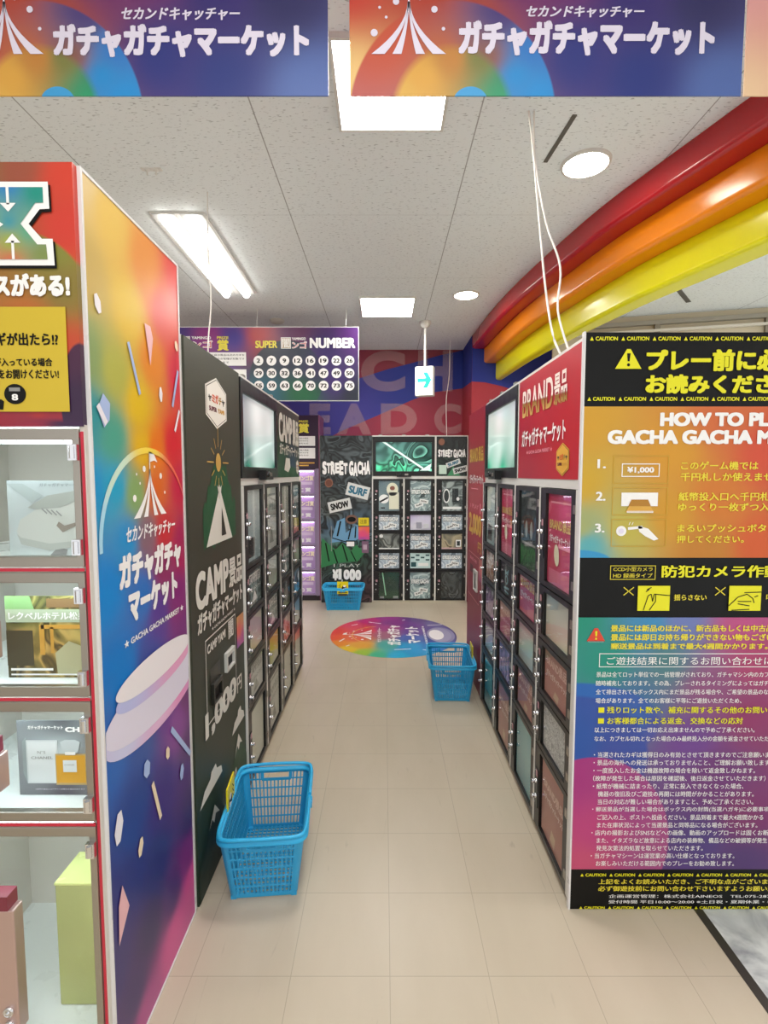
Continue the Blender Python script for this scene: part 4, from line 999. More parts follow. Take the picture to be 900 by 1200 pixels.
def cab_door(z0, z1, lockz, big=False):
    d = MB(); d.ring(-.50, -.012, z0+.006, z1-.006, .035, .016, .024, .024, -.018, .0, STEEL)
    o = d.build('door', pc, bevel=.002)
    MB().rect(-.468, -.026, z0+.028, z1-.028, GLASS, -.008).build('glass_pane', o)
    t_ = MB(); t_.box(-.51, -.011, -.0195, -.0175, z0-.003, z0+.004, REDT); t_.build('red_tape', o, 'red tape line')
    for zz in (z0+.035, z1-.075):
        h = MB(); h.box(-.031, -.012, -.03, -.018, zz, zz+.035, CHROME); h.cyl((-.0215,-.03,zz+.004),(-.0215,-.03,zz+.031),.006,m=CHROME,n=10); h.build('hinge', o)
    lw, lh = .085, (.05 if not big else .18)
    lx = -.205+(.014 if big else 0)
    k = MB(); k.box(lx-.10, lx, -.05, -.018, lockz-lh, lockz+lh*.7, mat('rosy_metal','#c4a8a2',.35,metal=.7)); 
    kb = k.build('lock_box', o, bevel=.003)
    for i in range(2):
        c_ = MB(); zz = lockz-lh+.022+i*.035
        c_.lathe((lx-.022,-.05,zz),(0,-1,0),[(0,.0115),(.006,.0115),(.007,.008),(.005,.0075),(.005,.004),(.009,.0038),(.009,0)],CHROME,18); c_.build('lock_cylinder', o)
    s_ = MB(); s_.box(lx-.1, lx-.012, -.0515, -.018, lockz+lh*.7, lockz+lh*.7+.035, mat('maroon_sticker','#7a2438',.4)); s_.build('lock_tag', o)
cab_door(1.315, 1.636, 1.42); cab_door(1.014, 1.315, 1.165); cab_door(.712, 1.014, .86); cab_door(.12, .712, .40, True)
MB().box(-.0115, -.001, -.012, 0, .0, 1.64, mat('pale_stile','#cfc8c0',.35)).build('stile', pc)
MB().box(-.0105, -.004, -.0135, -.012, .0, 1.625, REDT).build('red_tape', pc, 'red tape line')
MB().box(-.52, -.011, -.0135, -.0005, 1.612, 1.622, REDT).build('red_tape', pc, 'red tape line')
# header board
hart = print_mat('header_print', [(a, b+1.164, c) for a, b, c in [(-.2,1.03,'#7a7040'),(-.12,1.02,'#a0503a'),(-.02,1.0,'#d8402c'),(-.02,.9,'#d83c2e'),(-.15,.9,'#b05030'),(-.03,.75,'#d86028'),(-.15,.75,'#c87a28'),(-.03,.7,'#d0502c'),(-.02,.6,'#d82f30'),(-.1,.5,'#b83030'),(-.02,.56,'#c02a34'),(-.1,.475,'#6a1a48'),(-.2,.475,'#a02038')]], [(-.14,1.875,.18,.185,[(-.2,2.0,'#a0702c'),(-.05,2.02,'#8a8a38'),(-.03,1.93,'#8c7a34'),(-.1,1.85,'#c86a28'),(-.03,1.8,'#cc4a2a')],.04), (.0,1.69,.05,.13,[(-.03,1.8,'#4a1c40'),(-.02,1.68,'#35163f')],.05), (-.06,1.62,.14,.035,[(-.14,1.64,'#a02040'),(-.02,1.64,'#3a1846')],.3)], p=3.5, gain=.85)
hbm = MB(Matrix.Translation((0,0,1.164)));
hbm.box(-.52, -.002, -.016, 0, .472, 1.031, hart); hbm.build('header_board', pc).location = (0,0,0)
l = MB(Matrix.Translation((.664, -.018, 0))); y = -.001
def bigX(cx, cz, k, P, m, y, dx=0, dz=0):
    Q = [(cx+dx+a*k, cz+dz+b*k) for a, b in P]+[(cx+dx-a*k, cz+dz+b*k) for a, b in P[::-1]]
    l.poly(Q, m, y)
XIN = [(.072,.075),(.072,.043),(.055,.043),(.021,0),(.055,-.043),(.074,-.043),(.076,-.074)]
XOUT = [(.083,.0865),(.084,.031),(.063,.030),(.038,0),(.065,-.031),(.088,-.031),(.090,-.0865)]
XGR = print_mat('x_gradient', [(-.21,2.14,'#3aa0d0'),(-.14,2.15,'#1f78b8'),(-.08,2.13,'#0f8a7a'),(-.14,2.07,'#3a90a0'),(-.19,2.07,'#6ab070'),(-.10,2.05,'#5aa080'),(-.14,2.03,'#9aa840'),(-.2,2.01,'#d8603a'),(-.07,2.0,'#7a8a4a'),(-.14,1.99,'#c86a4a')], p=3)
bigX(-.80, 2.066, 1, XOUT, BLACK, y, .004, -.006); bigX(-.80, 2.066, 1, XOUT, WHITE, y-.001); bigX(-.80, 2.066, 1, XIN, XGR, y-.002)
l.line(-.803,2.141,-.803,2.105,.006,WHITE,y-.003); l.poly([(-.82,2.108),(-.786,2.108),(-.803,2.090)],WHITE,y-.003); l.line(-.797,1.992,-.797,2.03,.006,WHITE,y-.003); l.poly([(-.814,2.026),(-.78,2.026),(-.797,2.045)],WHITE,y-.003); l.poly([(-.835,2.05),(-.835,2.078),(-.815,2.064)],WHITE,y-.003)
l.text('チャンスがある!', -.965, -.680, 1.913, 1.963, WHITE, y, .06)
l.rect(-1.16, -.692, 1.668, 1.893, mat('header_yellow','#ccb02c',.45), y)
bigX(-.858, 1.87, .19, XOUT, WHITE, y-.001); bigX(-.858, 1.87, .19, XIN, XGR, y-.002)
l.text('のカギが出たら!?', -.895, -.71, 1.81, 1.838, BLACK, y-.001, .035)
l.text('のカギが入っている場合', -.90, -.725, 1.766, 1.784, BLACK, y-.001, .03); l.text('SPBOXをお開けください!', -.895, -.712, 1.739, 1.759, BLACK, y-.001, .03)
l.ell(-.81, 1.706, .024, .022, BLACK, y-.001); l.text('8', -.817, -.803, 1.692, 1.706, WHITE, y-.002, .04); l.rect(-.822,-.798,1.712,1.72,GREYP,y-.002)
l.poly([(-.9,1.69),(-.875,1.70),(-.86,1.698),(-.84,1.694),(-.835,1.69),(-.838,1.672),(-.86,1.674),(-.875,1.682),(-.9,1.68)], BLACK, y-.001)
l.build('header_lettering', pc)
# rainbow side board, local frame turned to face the aisle
RS = Matrix.Rotation(PI/2, 4, 'Z')
sart = print_mat('rainbow_side_print', [(.0,2.19,'#e6c888'),(.12,2.15,'#ecc45a'),(.53,2.15,'#e03c38'),(.3,2.1,'#e8943c'),(.40,2.0,'#e0483c'),(.0,1.98,'#cfb060'),(.2,1.95,'#e8c234'),(.50,1.85,'#da2040'),(.33,1.85,'#ea8a22'),(.0,1.80,'#8aa468'),(.12,1.78,'#b8b850'),(.23,1.72,'#e8c018'),(.0,1.66,'#2a98a0'),(.1,1.62,'#48a890'),(.25,1.6,'#e8b814'),(.33,1.6,'#f07a10'),(.45,1.62,'#dc2030'),(.5,1.5,'#cc1444'),(.32,1.48,'#e46a1c'),(.2,1.48,'#8ab06a'),(.1,1.5,'#18a8d0'),(.0,1.5,'#0a9ad4'),
     (.37,1.36,'#d43038'),(.26,1.36,'#8a6a78'),(.15,1.36,'#1c96d6'),(.5,1.3,'#b01458'),(.36,1.25,'#983068'),(.05,1.25,'#088ada'),(.22,1.2,'#2478cc'),(.32,1.12,'#5a3a98'),(.45,1.12,'#8a1e78'),(.1,1.05,'#0a7cd0'),(.25,1.0,'#3c4aa0'),(.5,1.0,'#7a1a78'),
     (.05,.85,'#1464bc'),(.2,.8,'#2450a0'),(.35,.82,'#6a2a90'),(.42,.74,'#8a3a98'),(.5,.8,'#701a70'),(.15,.65,'#1e3f90'),(.3,.6,'#40207a'),(.5,.6,'#521a6c'),(.1,.45,'#2a2678'),(.0,.3,'#2c2070'),(.25,.4,'#30206c'),(.5,.38,'#3a1c64'),(.2,.25,'#2a1a5c'),(.1,.15,'#351e66'),(.35,.22,'#4a1f6a'),(.48,.25,'#7a2478'),(.5,.15,'#d04490'),(.35,.08,'#d84a94'),(.15,.03,'#b03a88'),(.0,.06,'#4a2270')], p=4.0, rough=.3, gain=.9)
sb = MB(); sb.box(.008, .520, -.004, .0, .008, 2.19, sart)
sbo = sb.build('side_board', pc, 'rainbow-printed side board'); sbo.rotation_euler = (0,0,PI/2)
tr = MB(); tr.ring(0, .528, 0, 2.197, .007,.007,.007,.007, -.006, .002, EDGE)
tro = tr.build('edge_trim', pc); tro.rotation_euler = (0,0,PI/2)
l = MB(Matrix.Translation((-1.160, -.0045, 0))); y = -.001     # written in room y
# ring of light
A = []; B = []
for i in range(33):
    a = PI*.02+PI*1.0*i/32; w = .018*(math.sin(a*.5+.45))**2
    A.append((1.44+.265*math.cos(a), 1.36+.245*math.sin(a))); B.append((1.44+(.265-w)*math.cos(a), 1.36+(.245-w)*math.sin(a)))
l.strip(B, A, print_mat('halo_print', [(.02,1.4,'#a8d8ec'),(.1,1.55,'#c8e4d0'),(.27,1.6,'#f2d44a'),(.45,1.55,'#e86a50'),(.53,1.4,'#d03a6a')], p=3), y)
tent(l, 1.445, 1.413, .098, WHITE, y)
l.text('セカンドキャッチャー', 1.30, 1.605, 1.352, 1.395, WHITE, y, .035, shear=.2)
l.text('ガチャガチャ', 1.258, 1.645, 1.236, 1.328, WHITE, y, .07); l.text('マーケット', 1.30, 1.61, 1.140, 1.228, WHITE, y, .07)
l.text('★ GACHA GACHA MARKET ★', 1.27, 1.652, 1.088, 1.108, WHITE, y, .03)
# podium discs
pk = print_mat('podium_side_print', [(.1,.86,'#c8ccea'),(.3,.84,'#e2b8d8'),(.45,.86,'#e88ab8'),(.5,.9,'#d090d0')], p=2)
l.ell(1.46, .872, .30, .082, pk, y, 48); l.ell(1.46, .898, .30, .080, mat('podium_top_print','#dcd6e6',.4), y-.0005, 48)
l.ell(1.455, .952, .238, .046, print_mat('podium_side2', [(.1,.95,'#b8bce6'),(.45,.97,'#e6a0c4')], p=2), y-.001, 48); l.ell(1.455, .980, .238, .044, mat('podium_white_print','#ece6e8',.4), y-.0015, 48)
def conf(pts, m): l.poly([(a, b) for a, b in pts], m, y-.001)
def gem(cx, cz, rx, rz, m, rot=.3):
    c, s = math.cos(rot), math.sin(rot); conf([(cx+a*rx*c-b*rz*s, cz+a*rx*s+b*rz*c) for a, b in ((-.6,.9),(.3,1),(1,.2),(.6,-.9),(-.3,-1),(-1,-.2))], m)
PW = mat('confetti_white','#eae6ec',.4); PB = mat('confetti_blue','#a4b8e0',.4); PP = mat('confetti_pink','#e8b4b8',.4); PC = mat('confetti_cream','#ecd8b8',.4)
gem(1.208, 1.922, .014, .022, PW); conf([(1.44,1.945),(1.475,1.945),(1.49,1.915),(1.468,1.835)], PP); gem(1.655,1.935,.012,.016,PC); l.line(1.345,1.87,1.40,1.745,.013,PB,y-.001); l.line(1.662,1.86,1.612,1.74,.013,PB,y-.001); l.line(1.664,1.735,1.625,1.665,.012,PW,y-.001)
gem(1.53,1.765,.012,.022,PW,0); conf([(1.19,1.68),(1.215,1.72),(1.245,1.70),(1.24,1.66),(1.215,1.64)], PB); l.line(1.19,1.69,1.225,1.65,.016,PW,y-.0015)
gem(1.21,.655,.02,.04,PW,-.2); gem(1.365,.715,.02,.025,PB,.1); gem(1.50,.685,.014,.02,PC,.1); l.line(1.53,.745,1.675,.585,.018,PB,y-.001); l.line(1.395,.655,1.44,.52,.016,PC,y-.001); gem(1.60,.565,.016,.025,PB,-.2); gem(1.315,.525,.014,.025,PC,-.3); conf([(1.195,.46),(1.215,.50),(1.245,.42),(1.20,.37),(1.19,.36)], PP)
l.v = [(min(.519, max(.009, a)), b, c) for a, b, c in l.v]     # the print ends at the board's edges
so = l.build('side_lettering', pc); so.rotation_euler = (0,0,PI/2)

# prizes standing behind the glass doors
def card_thing(x0, x1, z0, z1, yy, name, label, art):
    t = thing(name, label, 'photo card', ((x0+x1)/2, yy, z0), 0, 'photo cards in the white cabinet')
    w, h = x1-x0, z1-z0
    l = MB(Matrix.Translation((-w/2, 0, 0))); art(l, w, h)
    l.build('card', t)
    f = MB().box(-w*.35, w*.35, .003, .045, 0, .004, mat('clear_stand','#dfe6e6',.1)); f.build('stand_foot', t)
    return t
def sneaker(l, w, h):
    l.box(0,w,0,.003,0,h,print_mat('sneaker_photo', [(0,.2,'#aeb8ba'),(.1,.2,'#a8b2b4'),(.2,.2,'#bcc6c6'),(.1,.05,'#ccd4d4'),(0,0,'#c8d0d0')],p=2))
    sh = mat('shoe_white','#c6c8c2',.5); sg = mat('shoe_grey','#a2a6a0',.5); y=-.001
    l.poly([(.02,.06),(.03,.035),(.10,.02),(.19,.035),(.2,.06),(.19,.12),(.17,.135),(.13,.12),(.07,.115),(.03,.09)], sh, y)
    l.poly([(.02,.055),(.03,.028),(.10,.012),(.19,.026),(.2,.04),(.10,.03),(.03,.045)], mat('shoe_sole','#b2b6b0',.5), y-.0005)
    l.poly([(.05,.12),(.1,.15),(.19,.165),(.2,.15),(.17,.135),(.13,.12),(.07,.115)], sg, y-.0005)
    l.poly([(.12,.075),(.135,.058),(.19,.085),(.2,.092),(.14,.075),(.126,.085)], mat('swoosh_taupe','#8f8478',.5), y-.001)
    for i in range(4): l.line(.085+i*.012,.118-i*.002,.098+i*.012,.105-i*.002,.003,GREYP,y-.001)
    l.text('ガチャガチャマーケット', w*.4, w*.95, h*.92, h*.965, mat('ash_text','#8c9496',.5), y-.001, .03)
    l.poly([(.0,h*.96),(.04,h*.96),(.09,h*.8),(.06,h*.7)], mat('ash_patch','#a4aeae',.5), y-.0002); l.poly([(.1,.0),(.14,.0),(.145,.015),(.12,.02)], GREYP, y)
card_thing(-.935,-.73,1.328,1.515,1.27,'photo_card','photo card of a white sneaker on the top shelf of the white cabinet',sneaker)
def hotel(l, w, h):
    l.box(0,w,0,.003,0,h,swirl_mat('hotel_photo',['#4a4a30','#8a8458','#c8b888','#5a5232','#a89868'],9,5,.4,tint=[(-.1,.2,'#8ac080'),(.0,.19,'#a0a880'),(-.1,.1,'#6a5a3a'),(.0,.08,'#c0a060'),(.1,.03,'#d0c890'),(-.1,.0,'#8a8070')]))
    y=-.001; am=mat('amber_timber','#d09a3a',.5)
    l.rect(w*.4,w*.46,h*.28,h*.65,am,y); l.rect(w*.53,w*.57,h*.3,h*.62,am,y); l.rect(w*.42,w,h*.6,h*.65,am,y); l.poly([(w*.6,.01),(w,.0),(w,h*.35),(w*.75,h*.45),(w*.58,h*.3)],mat('bath_water','#b9b48e',.3),y)
    l.rect(0,w*.32,.03,h*.58,mat('shadow_rock','#4a4028',.5),y); l.rect(0,w,h*.68,h*.84,mat('misty_green','#b4c0a4',.5),y); l.poly([(0,h*.84),(w*.35,h*.84),(w*.3,h),(0,h)],mat('leaf_green','#8cb878',.5),y); l.rect(w*.5,w,h*.86,h*.97,mat('thatch','#8a6a40',.5),y)
    l.text('レクベルホテル松泉', w*.04, w*.98, h*.71, h*.81, WHITE, y-.001, .03); l.rect(w*.04,w*.55,.018,.024,WHITE,y-.001); l.rect(w*.04,w*.9,.006,.010,WHITE,y-.001)
card_thing(-.933,-.728,1.027,1.232,1.24,'photo_card','photo card of a hot-spring inn on the second shelf of the white cabinet',hotel)
def perfume(l, w, h):
    l.box(0,w,0,.003,0,h,print_mat('perfume_photo',[(0,.2,'#4a4c52'),(.2,.2,'#3c3a40'),(.1,.1,'#6a6e74'),(0,.0,'#4e4654'),(.2,.0,'#6a5c6a'),(0,.1,'#c8d4d8'),(.2,.1,'#5a4c44')],p=2.5)); y=-.001; W=w; w=w*.89
    l.text('ガチャガチャマーケット', w*.14, w*.58, h*.885, h*.935, WHITE, y, .04); l.text('CHANEL', W*.54, W*.985, h*.85, h*.915, WHITE, y, .05)
    l.poly([(w*.06,h*.72),(w*.11,h*.78),(w*.11,h*.16),(w*.06,h*.3)],mat('carton_side','#9aa6aa',.5),y); l.rect(w*.11,w*.5,h*.16,h*.74,mat('carton_white','#dfe4e6',.5),y); l.text('N°5',w*.25,w*.35,h*.56,h*.6,GREYP,y-.001,.0); l.text('CHANEL',w*.17,w*.44,h*.49,h*.525,GREYP,y-.001,.01); l.outline(w*.12,w*.49,h*.17,h*.73,.001,mat('carton_line','#c4cacc',.5),y-.0005)
    am=print_mat('perfume_amber',[(.1,.03,'#e8a81e'),(.18,.03,'#d89a1a'),(.13,.08,'#c8881e'),(.14,.02,'#f0c030')],p=2)
    l.rect(w*.47,w*.86,h*.14,h*.56,mat('bottle_rim','#c8a870',.4),y-.001); l.rect(w*.485,w*.845,h*.17,h*.54,am,y-.002); l.rect(w*.57,w*.74,h*.32,h*.48,mat('carton_white','#dfe4e6',.5),y-.003); l.text('CHANEL',w*.59,w*.72,h*.41,h*.43,GREYP,y-.004,.0)
    l.poly([(w*.57,h*.58),(w*.76,h*.58),(w*.79,h*.72),(w*.73,h*.75),(w*.60,h*.75),(w*.54,h*.72)],mat('stopper_glass','#c4ccd0',.3),y-.002); l.rect(w*.6,w*.73,h*.55,h*.59,WHITE,y-.003); l.text('※実際の賞品とはデザインが異なる場合があります',w*.2,w*.82,h*.07,h*.09,LILAC,y,.01)
card_thing(-.917,-.692,.725,.918,1.235,'photo_card','dark photo card of an amber perfume bottle on the third shelf of the white cabinet',perfume)
def tinted(name, c, rough=.12):
    k = NT(name, rough); t = k.t
    tr = k.n('ShaderNodeBsdfTranslucent'); tr.inputs[0].default_value = (*lin(c),1); tp = k.n('ShaderNodeBsdfTransparent'); tp.inputs[0].default_value = (.93,.97,.62,1)
    k.b.inputs['Base Color'].default_value = (*lin(c),1)
    m1 = k.n('ShaderNodeMixShader'); m1.inputs[0].default_value = .3; k.l(k.b.outputs[0], m1.inputs[1]); k.l(tp.outputs[0], m1.inputs[2]); k.l(m1.outputs[0], t.nodes['Material Output'].inputs[0]); return k.m
ab = thing('acrylic_box', 'translucent yellow-green box on the bottom shelf of the white cabinet', 'box', (-.78, 1.255, .131))
TG = tinted('lime_acrylic', '#d6da98')
MB().box(-.075,.075,0,.11,0,.335,TG).build('box_body', ab, bevel=.003)
MB().box(-.076,.076,-.001,.111,.335,.341,mat('lime_lid','#e6ec9e',.25)).build('lid', ab)

# ------------------------------------------------------------------ lavender prize display at the back left
pd = thing('prize_display', 'tall purple prize display with glowing lavender compartments, beside the graffiti machine', 'display case', (-1.62, 6.14, 0))
PUR = mat('deep_purple_board','#2c1030',.4); PS = mat('lavender_frame','#a08cae',.4)
c = MB(); c.box(0, .84, .12, .42, 0, 2.23, PUR); c.box(0,.84,0,.12,1.60,2.23,PUR); c.box(.80,.84,0,.12,.05,1.60,PS); c.box(0,.03,0,.12,.05,1.60,PS); c.box(0,.84,0,.12,.0,.06,mat('dark_plinth','#2a2028',.5))
c.build('case', pd)
MB().box(.84,.852,0,.42,0,2.235,mat('rosy_side_board','#8a4a6a',.4)).build('side_board', pd)
LV = print_mat('glow_lavender', [(.6,1.5,'#c8a8d8'),(.7,1.2,'#b090c4'),(.6,.9,'#d0b4e0'),(.7,.5,'#b898cc'),(.65,.1,'#c4a4d4')], p=2)
for row, ch in enumerate('CFILO'):
    z1 = 1.59-row*.306; z0 = z1-.30
    for colm in range(3):
        x0 = .035+colm*.256
        cell = MB(); cell.ring(x0, x0+.252, z0, z1, .012,.012,.016,.016, -.01, .10, PS); o = cell.build('compartment', pd)
        MB().box(x0+.012, x0+.24, .05, .06, z0+.016, z1-.016, LV).build('back_card', o)
        MB().box(x0+.03, x0+.225, .012, .018, z1-.026, z1-.018, mat('compartment_led','#ffffff',.4,emit='#f6e4ff',estr=8)).build('led_strip', o)
        if colm == 2:
            l = MB(); l.text(ch, x0+.06, x0+.10, z0+.03, z0+.075, WHITE, .045, .06); l.text('賞', x0+.12, x0+.19, z0+.03, z0+.08, WHITE, .045, .05)
            l.text('闇ンゴ賞', x0+.02, x0+.225, z0+.165, z0+.225, mat('cream_text','#f6ecc8',.5), .045, .05); l.text('ロロロロ', x0+.03, x0+.2, z0+.11, z0+.145, WHITE, .045, .03) if False else None
            l.rect(x0+.03, x0+.21, z0+.115, z0+.15, mat('pale_mauve','#dcc8e4',.5), .045); l.build('lettering', o)
l = MB(); l.text('PRIZE', .61,.72,2.145,2.17,PALEYEL,-.002,.03); l.text('賞', .60,.73,2.02,2.135,PALEYEL,-.002,.04)
for (a,b) in ((1.87,1.985),(1.72,1.845)):
    l.rect(.55,.80,a,b,WHITE,-.002)
    for i in range(3): l.text(('最上段の賞品','対象のカギを','お持ちの方')[i], .57,.72,b-.035-i*.03,b-.018-i*.03,BLACK,-.003,.01)
l.rect(.56,.79,1.66,1.675,GOLD,-.002); l.rect(.56,.72,1.63,1.645,GOLD,-.002)
l.build('header_lettering', pd)
for x in (.06,.78):
    q = MB(); q.cyl((x,.06,0),(x,.06,.02),.02,m=DARK,n=12); q.build('foot', pd)

# ------------------------------------------------------------------ floor sticker
fs = thing('floor_sticker', 'round rainbow floor sticker with white lettering in the aisle', 'floor sticker', (.09, 4.80, 0), PI/2)
fart = print_mat('floor_sticker_print', [(.1,.6,'#e0302c'),(-.1,.58,'#e8502a'),(.35,.45,'#dc2c4c'),(.5,.25,'#c02c78'),(.6,.1,'#9a2a8a'),(-.25,.52,'#f08a1c'),(-.42,.4,'#ecc41c'),(-.5,.28,'#a8cc3c'),(-.56,.15,'#3cbc90'),(-.3,.3,'#e8a838'),(-.1,.35,'#e8603a'),(.15,.3,'#dc4048'),(-.3,.05,'#48b0a8'),(.0,.05,'#a8607c'),(.2,.05,'#a83c86'),(.4,.0,'#8a2c88'),
    (-.58,-.02,'#0cb0e0'),(-.5,-.2,'#089cdc'),(-.35,-.12,'#109cd8'),(-.35,-.35,'#1c78c8'),(-.1,-.15,'#4a64b8'),(.1,-.2,'#6a4098'),(.3,-.2,'#6a2c8a'),(.5,-.25,'#5a2a80'),(-.15,-.4,'#3c489c'),(.15,-.45,'#5a4a90'),(.35,-.45,'#6a6098'),(0,-.58,'#4a3c78')], p=4.5, axes='xy', rough=.3)
# frame: x along the reading direction (towards the back), y up the lettering (to the left)
n = 72
dv = [(.62*math.cos(2*PI*i/n), .60*math.sin(2*PI*i/n)) for i in range(n)]
d = MB(); d.add([(a,b,.0003) for a,b in dv]+[(a,b,.0012) for a,b in dv], [tuple(range(n, 2*n))]+[(i,(i+1)%n,n+(i+1)%n,n+i) for i in range(n)], fart); d.build('disc', fs)
l = MB(Matrix(((1,0,0,0),(0,0,1,0),(0,-1,0,0),(0,0,0,1))))      # x stays, z -> y, depth -> height
yy = -.0016
tent(l, .0, .21, .15, WHITE, yy)
l.text('セカンドキャッチャー', -.22, .22, .115, .155, WHITE, yy, .03); l.text('ガチャガチャ', -.30, .30, -.07, .06, WHITE, yy, .05); l.text('マーケット', -.25, .25, -.25, -.12, WHITE, yy, .05); l.text('★ GACHA GACHA MARKET ★', -.27, .27, -.31, -.285, WHITE, yy, .03)
l.ell(0,-.455,.235,.13,mat('sticker_podium_grey','#8a86a8',.4),yy,40); l.ell(0,-.435,.215,.115,print_mat('sticker_podium', [(0,-.4,'#5a4a80'),(.2,-.45,'#a8a4c0'),(-.2,-.45,'#c8c4dc')],p=2),yy-.0002,40); l.ell(0,-.41,.15,.07,mat('podium_white_print','#e9e3e6',.4),yy-.0004,36)
A=[];B=[]
for i in range(25):
    a=.15+PI*.9*i/24; A.append((.27*math.cos(a),.13+.27*math.sin(a))); B.append((.26*math.cos(a),.13+.26*math.sin(a)))
l.strip(B,A,mat('sticker_halo','#f0b060',.4),yy)
for (a,b,c_,e_) in ((.42,.25,.36,.12),(-.42,.0,-.40,-.15),(-.2,.5,-.12,.46),(.3,.42,.34,.36),(.48,-.1,.5,-.13),(-.42,-.25,-.44,-.31),(-.3,.4,-.33,.43),(.3,-.35,.33,-.5)): l.line(a,b,c_,e_,.014,PW,yy)
l.build('lettering', fs)

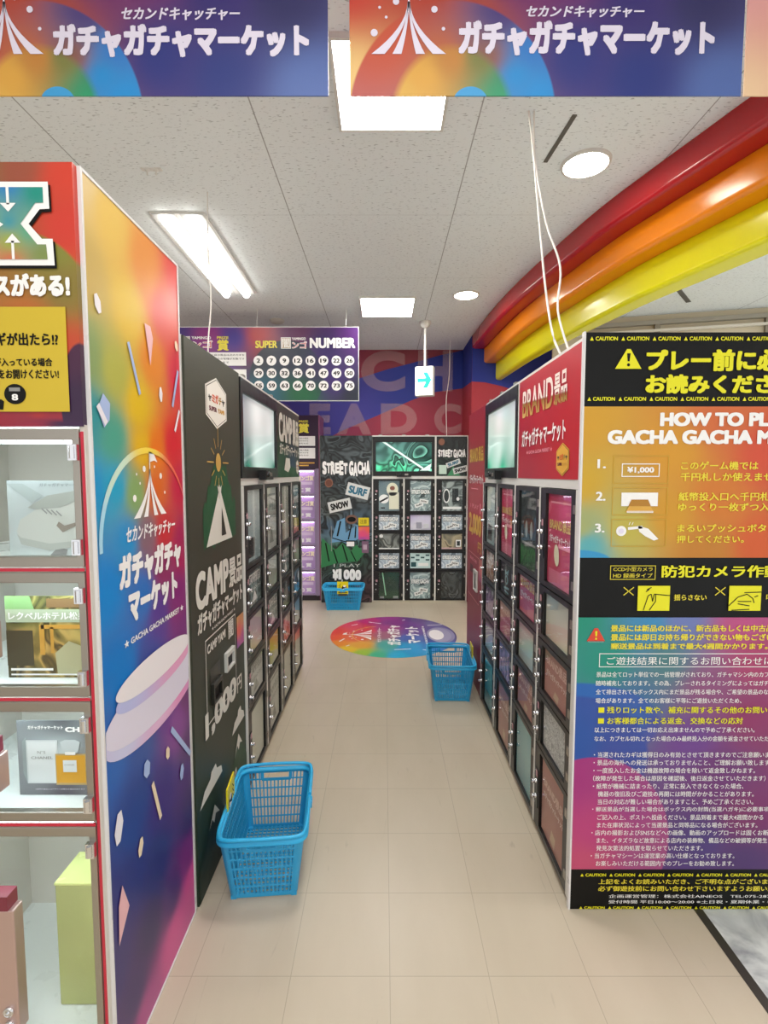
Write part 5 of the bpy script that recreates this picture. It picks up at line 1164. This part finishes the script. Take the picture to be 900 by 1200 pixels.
# ------------------------------------------------------------------ shopping baskets
BL = mat('basket_blue', '#2a9fd2', .38, spec=.5)
BL2 = mat('basket_blue_handle', '#2cb0e4', .35)
def rrect(w, d, r, n=5):
    pts = []
    for (cx, cy, a0) in ((w/2-r,d/2-r,0),(-w/2+r,d/2-r,PI/2),(-w/2+r,-d/2+r,PI),(w/2-r,-d/2+r,1.5*PI)):
        for i in range(n+1):
            a = a0+PI/2*i/n; pts.append((cx+r*math.cos(a), cy+r*math.sin(a)))
    return pts
def basket(label, loc, rz):
    t = thing('shopping_basket', label, 'basket', loc, rz, 'blue shopping baskets')
    Hh, tw, td, bw, bd = .25, .325, .47, .235, .37
    b = MB()
    def at(u, v, side):   # u 0..1 along the wall, v 0..1 up
        w = bw+(tw-.03-bw)*v; d = bd+(td-.03-bd)*v; z = .012+(Hh-.022)*v
        r = .016+.008*v
        if side == 0: return (-w/2+r+(w-2*r)*u, -d/2, z)
        if side == 1: return (w/2, -d/2+r+(d-2*r)*u, z)
        if side == 2: return (w/2-r-(w-2*r)*u, d/2, z)
        return (-w/2, d/2-r-(d-2*r)*u, z)
    ups = [(0,-1,0),(1,0,0),(0,1,0),(-1,0,0)]
    rowsv = [0,.17,.34,.51,.68,.84,1.0]
    for s in range(4):
        nb_ = 15 if s % 2 == 0 else 24
        for i in range(nb_+1):
            u = i/nb_
            top = 1.0 if (s % 2 == 0 and not .26 < u < .75) or s % 2 else .84
            b.bar(at(u,0,s), at(u,top,s), .0052 if 0 < i < nb_ else .012, .004, BL, ups[s])
        for v in rowsv:
            hh = .005 if 0 < v < 1 else .014
            b.bar(at(0,v,s), at(1,v,s), .004, hh, BL)
        if s % 2 == 0:   # solid band with the hand slot at the short ends
            p = [at(.3,.84,s), at(.7,.84,s), at(.7,.9,s), at(.3,.9,s)]
            b.bar(at(.24,.835,s), at(.76,.835,s), .004, .012, BL)
            for u in (.25,.75): b.bar(at(u,.84,s), at(u,1,s), .014, .004, BL, ups[s])
    # rounded corners
    for k in range(4):
        for i in range(5):
            a = [0, PI/2, PI, 1.5*PI][k]+PI/2*(i+.5)/5
            pts = []
            for v in (0, 1):
                w = bw+(tw-.03-bw)*v; d = bd+(td-.03-bd)*v; z = .012+(Hh-.022)*v; r = .016+.008*v
                cx = (w/2-r)*(1 if k in (0,3) else -1); cy = (d/2-r)*(1 if k in (0,1) else -1)
                pts.append((cx+r*math.cos(a), cy+r*math.sin(a), z))
            b.bar(pts[0], pts[1], .008, .004, BL, (math.cos(a), math.sin(a), 0))
    # floor grid
    for i in range(13): x = -bw/2+.012+(bw-.024)*i/12; b.bar((x,-bd/2+.004,.008),(x,bd/2-.004,.008),.006,.005,BL)
    for i in range(19): y_ = -bd/2+.012+(bd-.024)*i/18; b.bar((-bw/2+.004,y_,.0082),(bw/2-.004,y_,.0082),.006,.0046,BL)
    b.ring(-bw/2,bw/2,-bd/2,bd/2,.014,.014,.014,.014,0,0,BL) if False else None
    for (cx, cy) in ((-1,-1),(1,-1),(1,1),(-1,1)): b.box(cx*bw/2-.02*(cx>0)-.0, cx*bw/2+.02*(cx<0), cy*bd/2-.02*(cy>0), cy*bd/2+.02*(cy<0), 0, .014, BL)
    b.build('basket_body', t)
    # rim: rounded tray edge with a turned-down lip
    o_ = rrect(tw, td, .05); i_ = rrect(tw-.036, td-.036, .038); oi = rrect(tw-.004, td-.004, .049)
    m = MB(); n_ = len(o_)
    vs = [(x,y_,Hh-.018) for x,y_ in o_]+[(x,y_,Hh-.003) for x,y_ in o_]+[(x*.985,y_*.99,Hh) for x,y_ in oi]+[(x,y_,Hh-.002) for x,y_ in i_]+[(x,y_,Hh-.02) for x,y_ in i_]+[(x,y_,Hh-.018) for x,y_ in rrect(tw-.006, td-.006, .048)]
    fs_ = []
    for k in range(5):
        for i in range(n_): fs_.append((k*n_+i, k*n_+(i+1)%n_, (k+1)*n_+(i+1)%n_, (k+1)*n_+i))
    m.add(vs, fs_, BL2, True); m.build('rim', t)
    # two folding handles lying on the long rims, pivots in the middle of the sides
    for sx in (-1, 1):
        h = MB(); x = sx*(tw/2-.006)
        h.tube(catmull([(x,.015*sx,Hh+.004),(x,.10*sx,Hh+.008),(x*.98,.19*sx,Hh+.008),(x*.84,.228*sx,Hh+.008),(x*.3,.236*sx,Hh+.009),(-x*.3,.236*sx,Hh+.009),(-x*.84,.228*sx,Hh+.008),(-x*.98,.19*sx,Hh+.008),(-x,.10*sx,Hh+.008),(-x,.015*sx,Hh+.004)], 5), .007, BL2, 8)
        for k in (-1,1): h.cyl((k*(tw/2-.012),.015*sx,Hh-.02),(k*(tw/2+.004),.015*sx,Hh-.02),.013,m=BL2,n=12)
        h.build('handle', t)
    # yellow sign clipped to one long side
    sg = MB(); X = tw/2-.012
    M_ = Matrix.Translation((X, 0, 0)) @ Matrix.Rotation(PI/2, 4, 'Z')
    sg = MB(M_); ZS = Hh-.055
    YS = mat('sign_yellow','#e2d212',.4)
    sg.box(-.062,.062,-.003,.003,ZS,ZS+.14,YS)
    for yv in (-.0035, .0035):
        sg.ell(.018,ZS+.062,.03,.036,BLACK,yv,20); sg.poly([(-.005,ZS+.055),(.04,ZS+.075),(.045,ZS+.06),(.02,ZS+.045)],WHITE,yv*1.25); sg.ell(.02,ZS+.09,.016,.012,WHITE,yv*1.25,14)
        for q in (0,.02,.04): sg.line(-.045,ZS+.05+q,-.02,ZS+.075+q,.005,BLACK,yv)
        sg.rect(-.05,.05,ZS+.012,ZS+.02,BLACK,yv)
    sg.box(-.05,.05,-.006,.006,ZS-.02,ZS+.004,mat('clip_dark','#3a3a36',.4))
    sg.build('sign_card', t, 'yellow sign card')
    return t
basket('blue shopping basket nearest the camera, beside the olive camp machine', (-.452, 1.935, 0), PI+math.radians(5))
basket('blue shopping basket beside the red machine, next to the round floor sticker', (.468, 3.545, 0), math.radians(-2))
basket('blue shopping basket at the far end, before the graffiti machine', (-.462, 5.80, 0), -PI/2)

# ------------------------------------------------------------------ tidy
bpy.data.objects.remove(_fo); bpy.data.curves.remove(_fc)
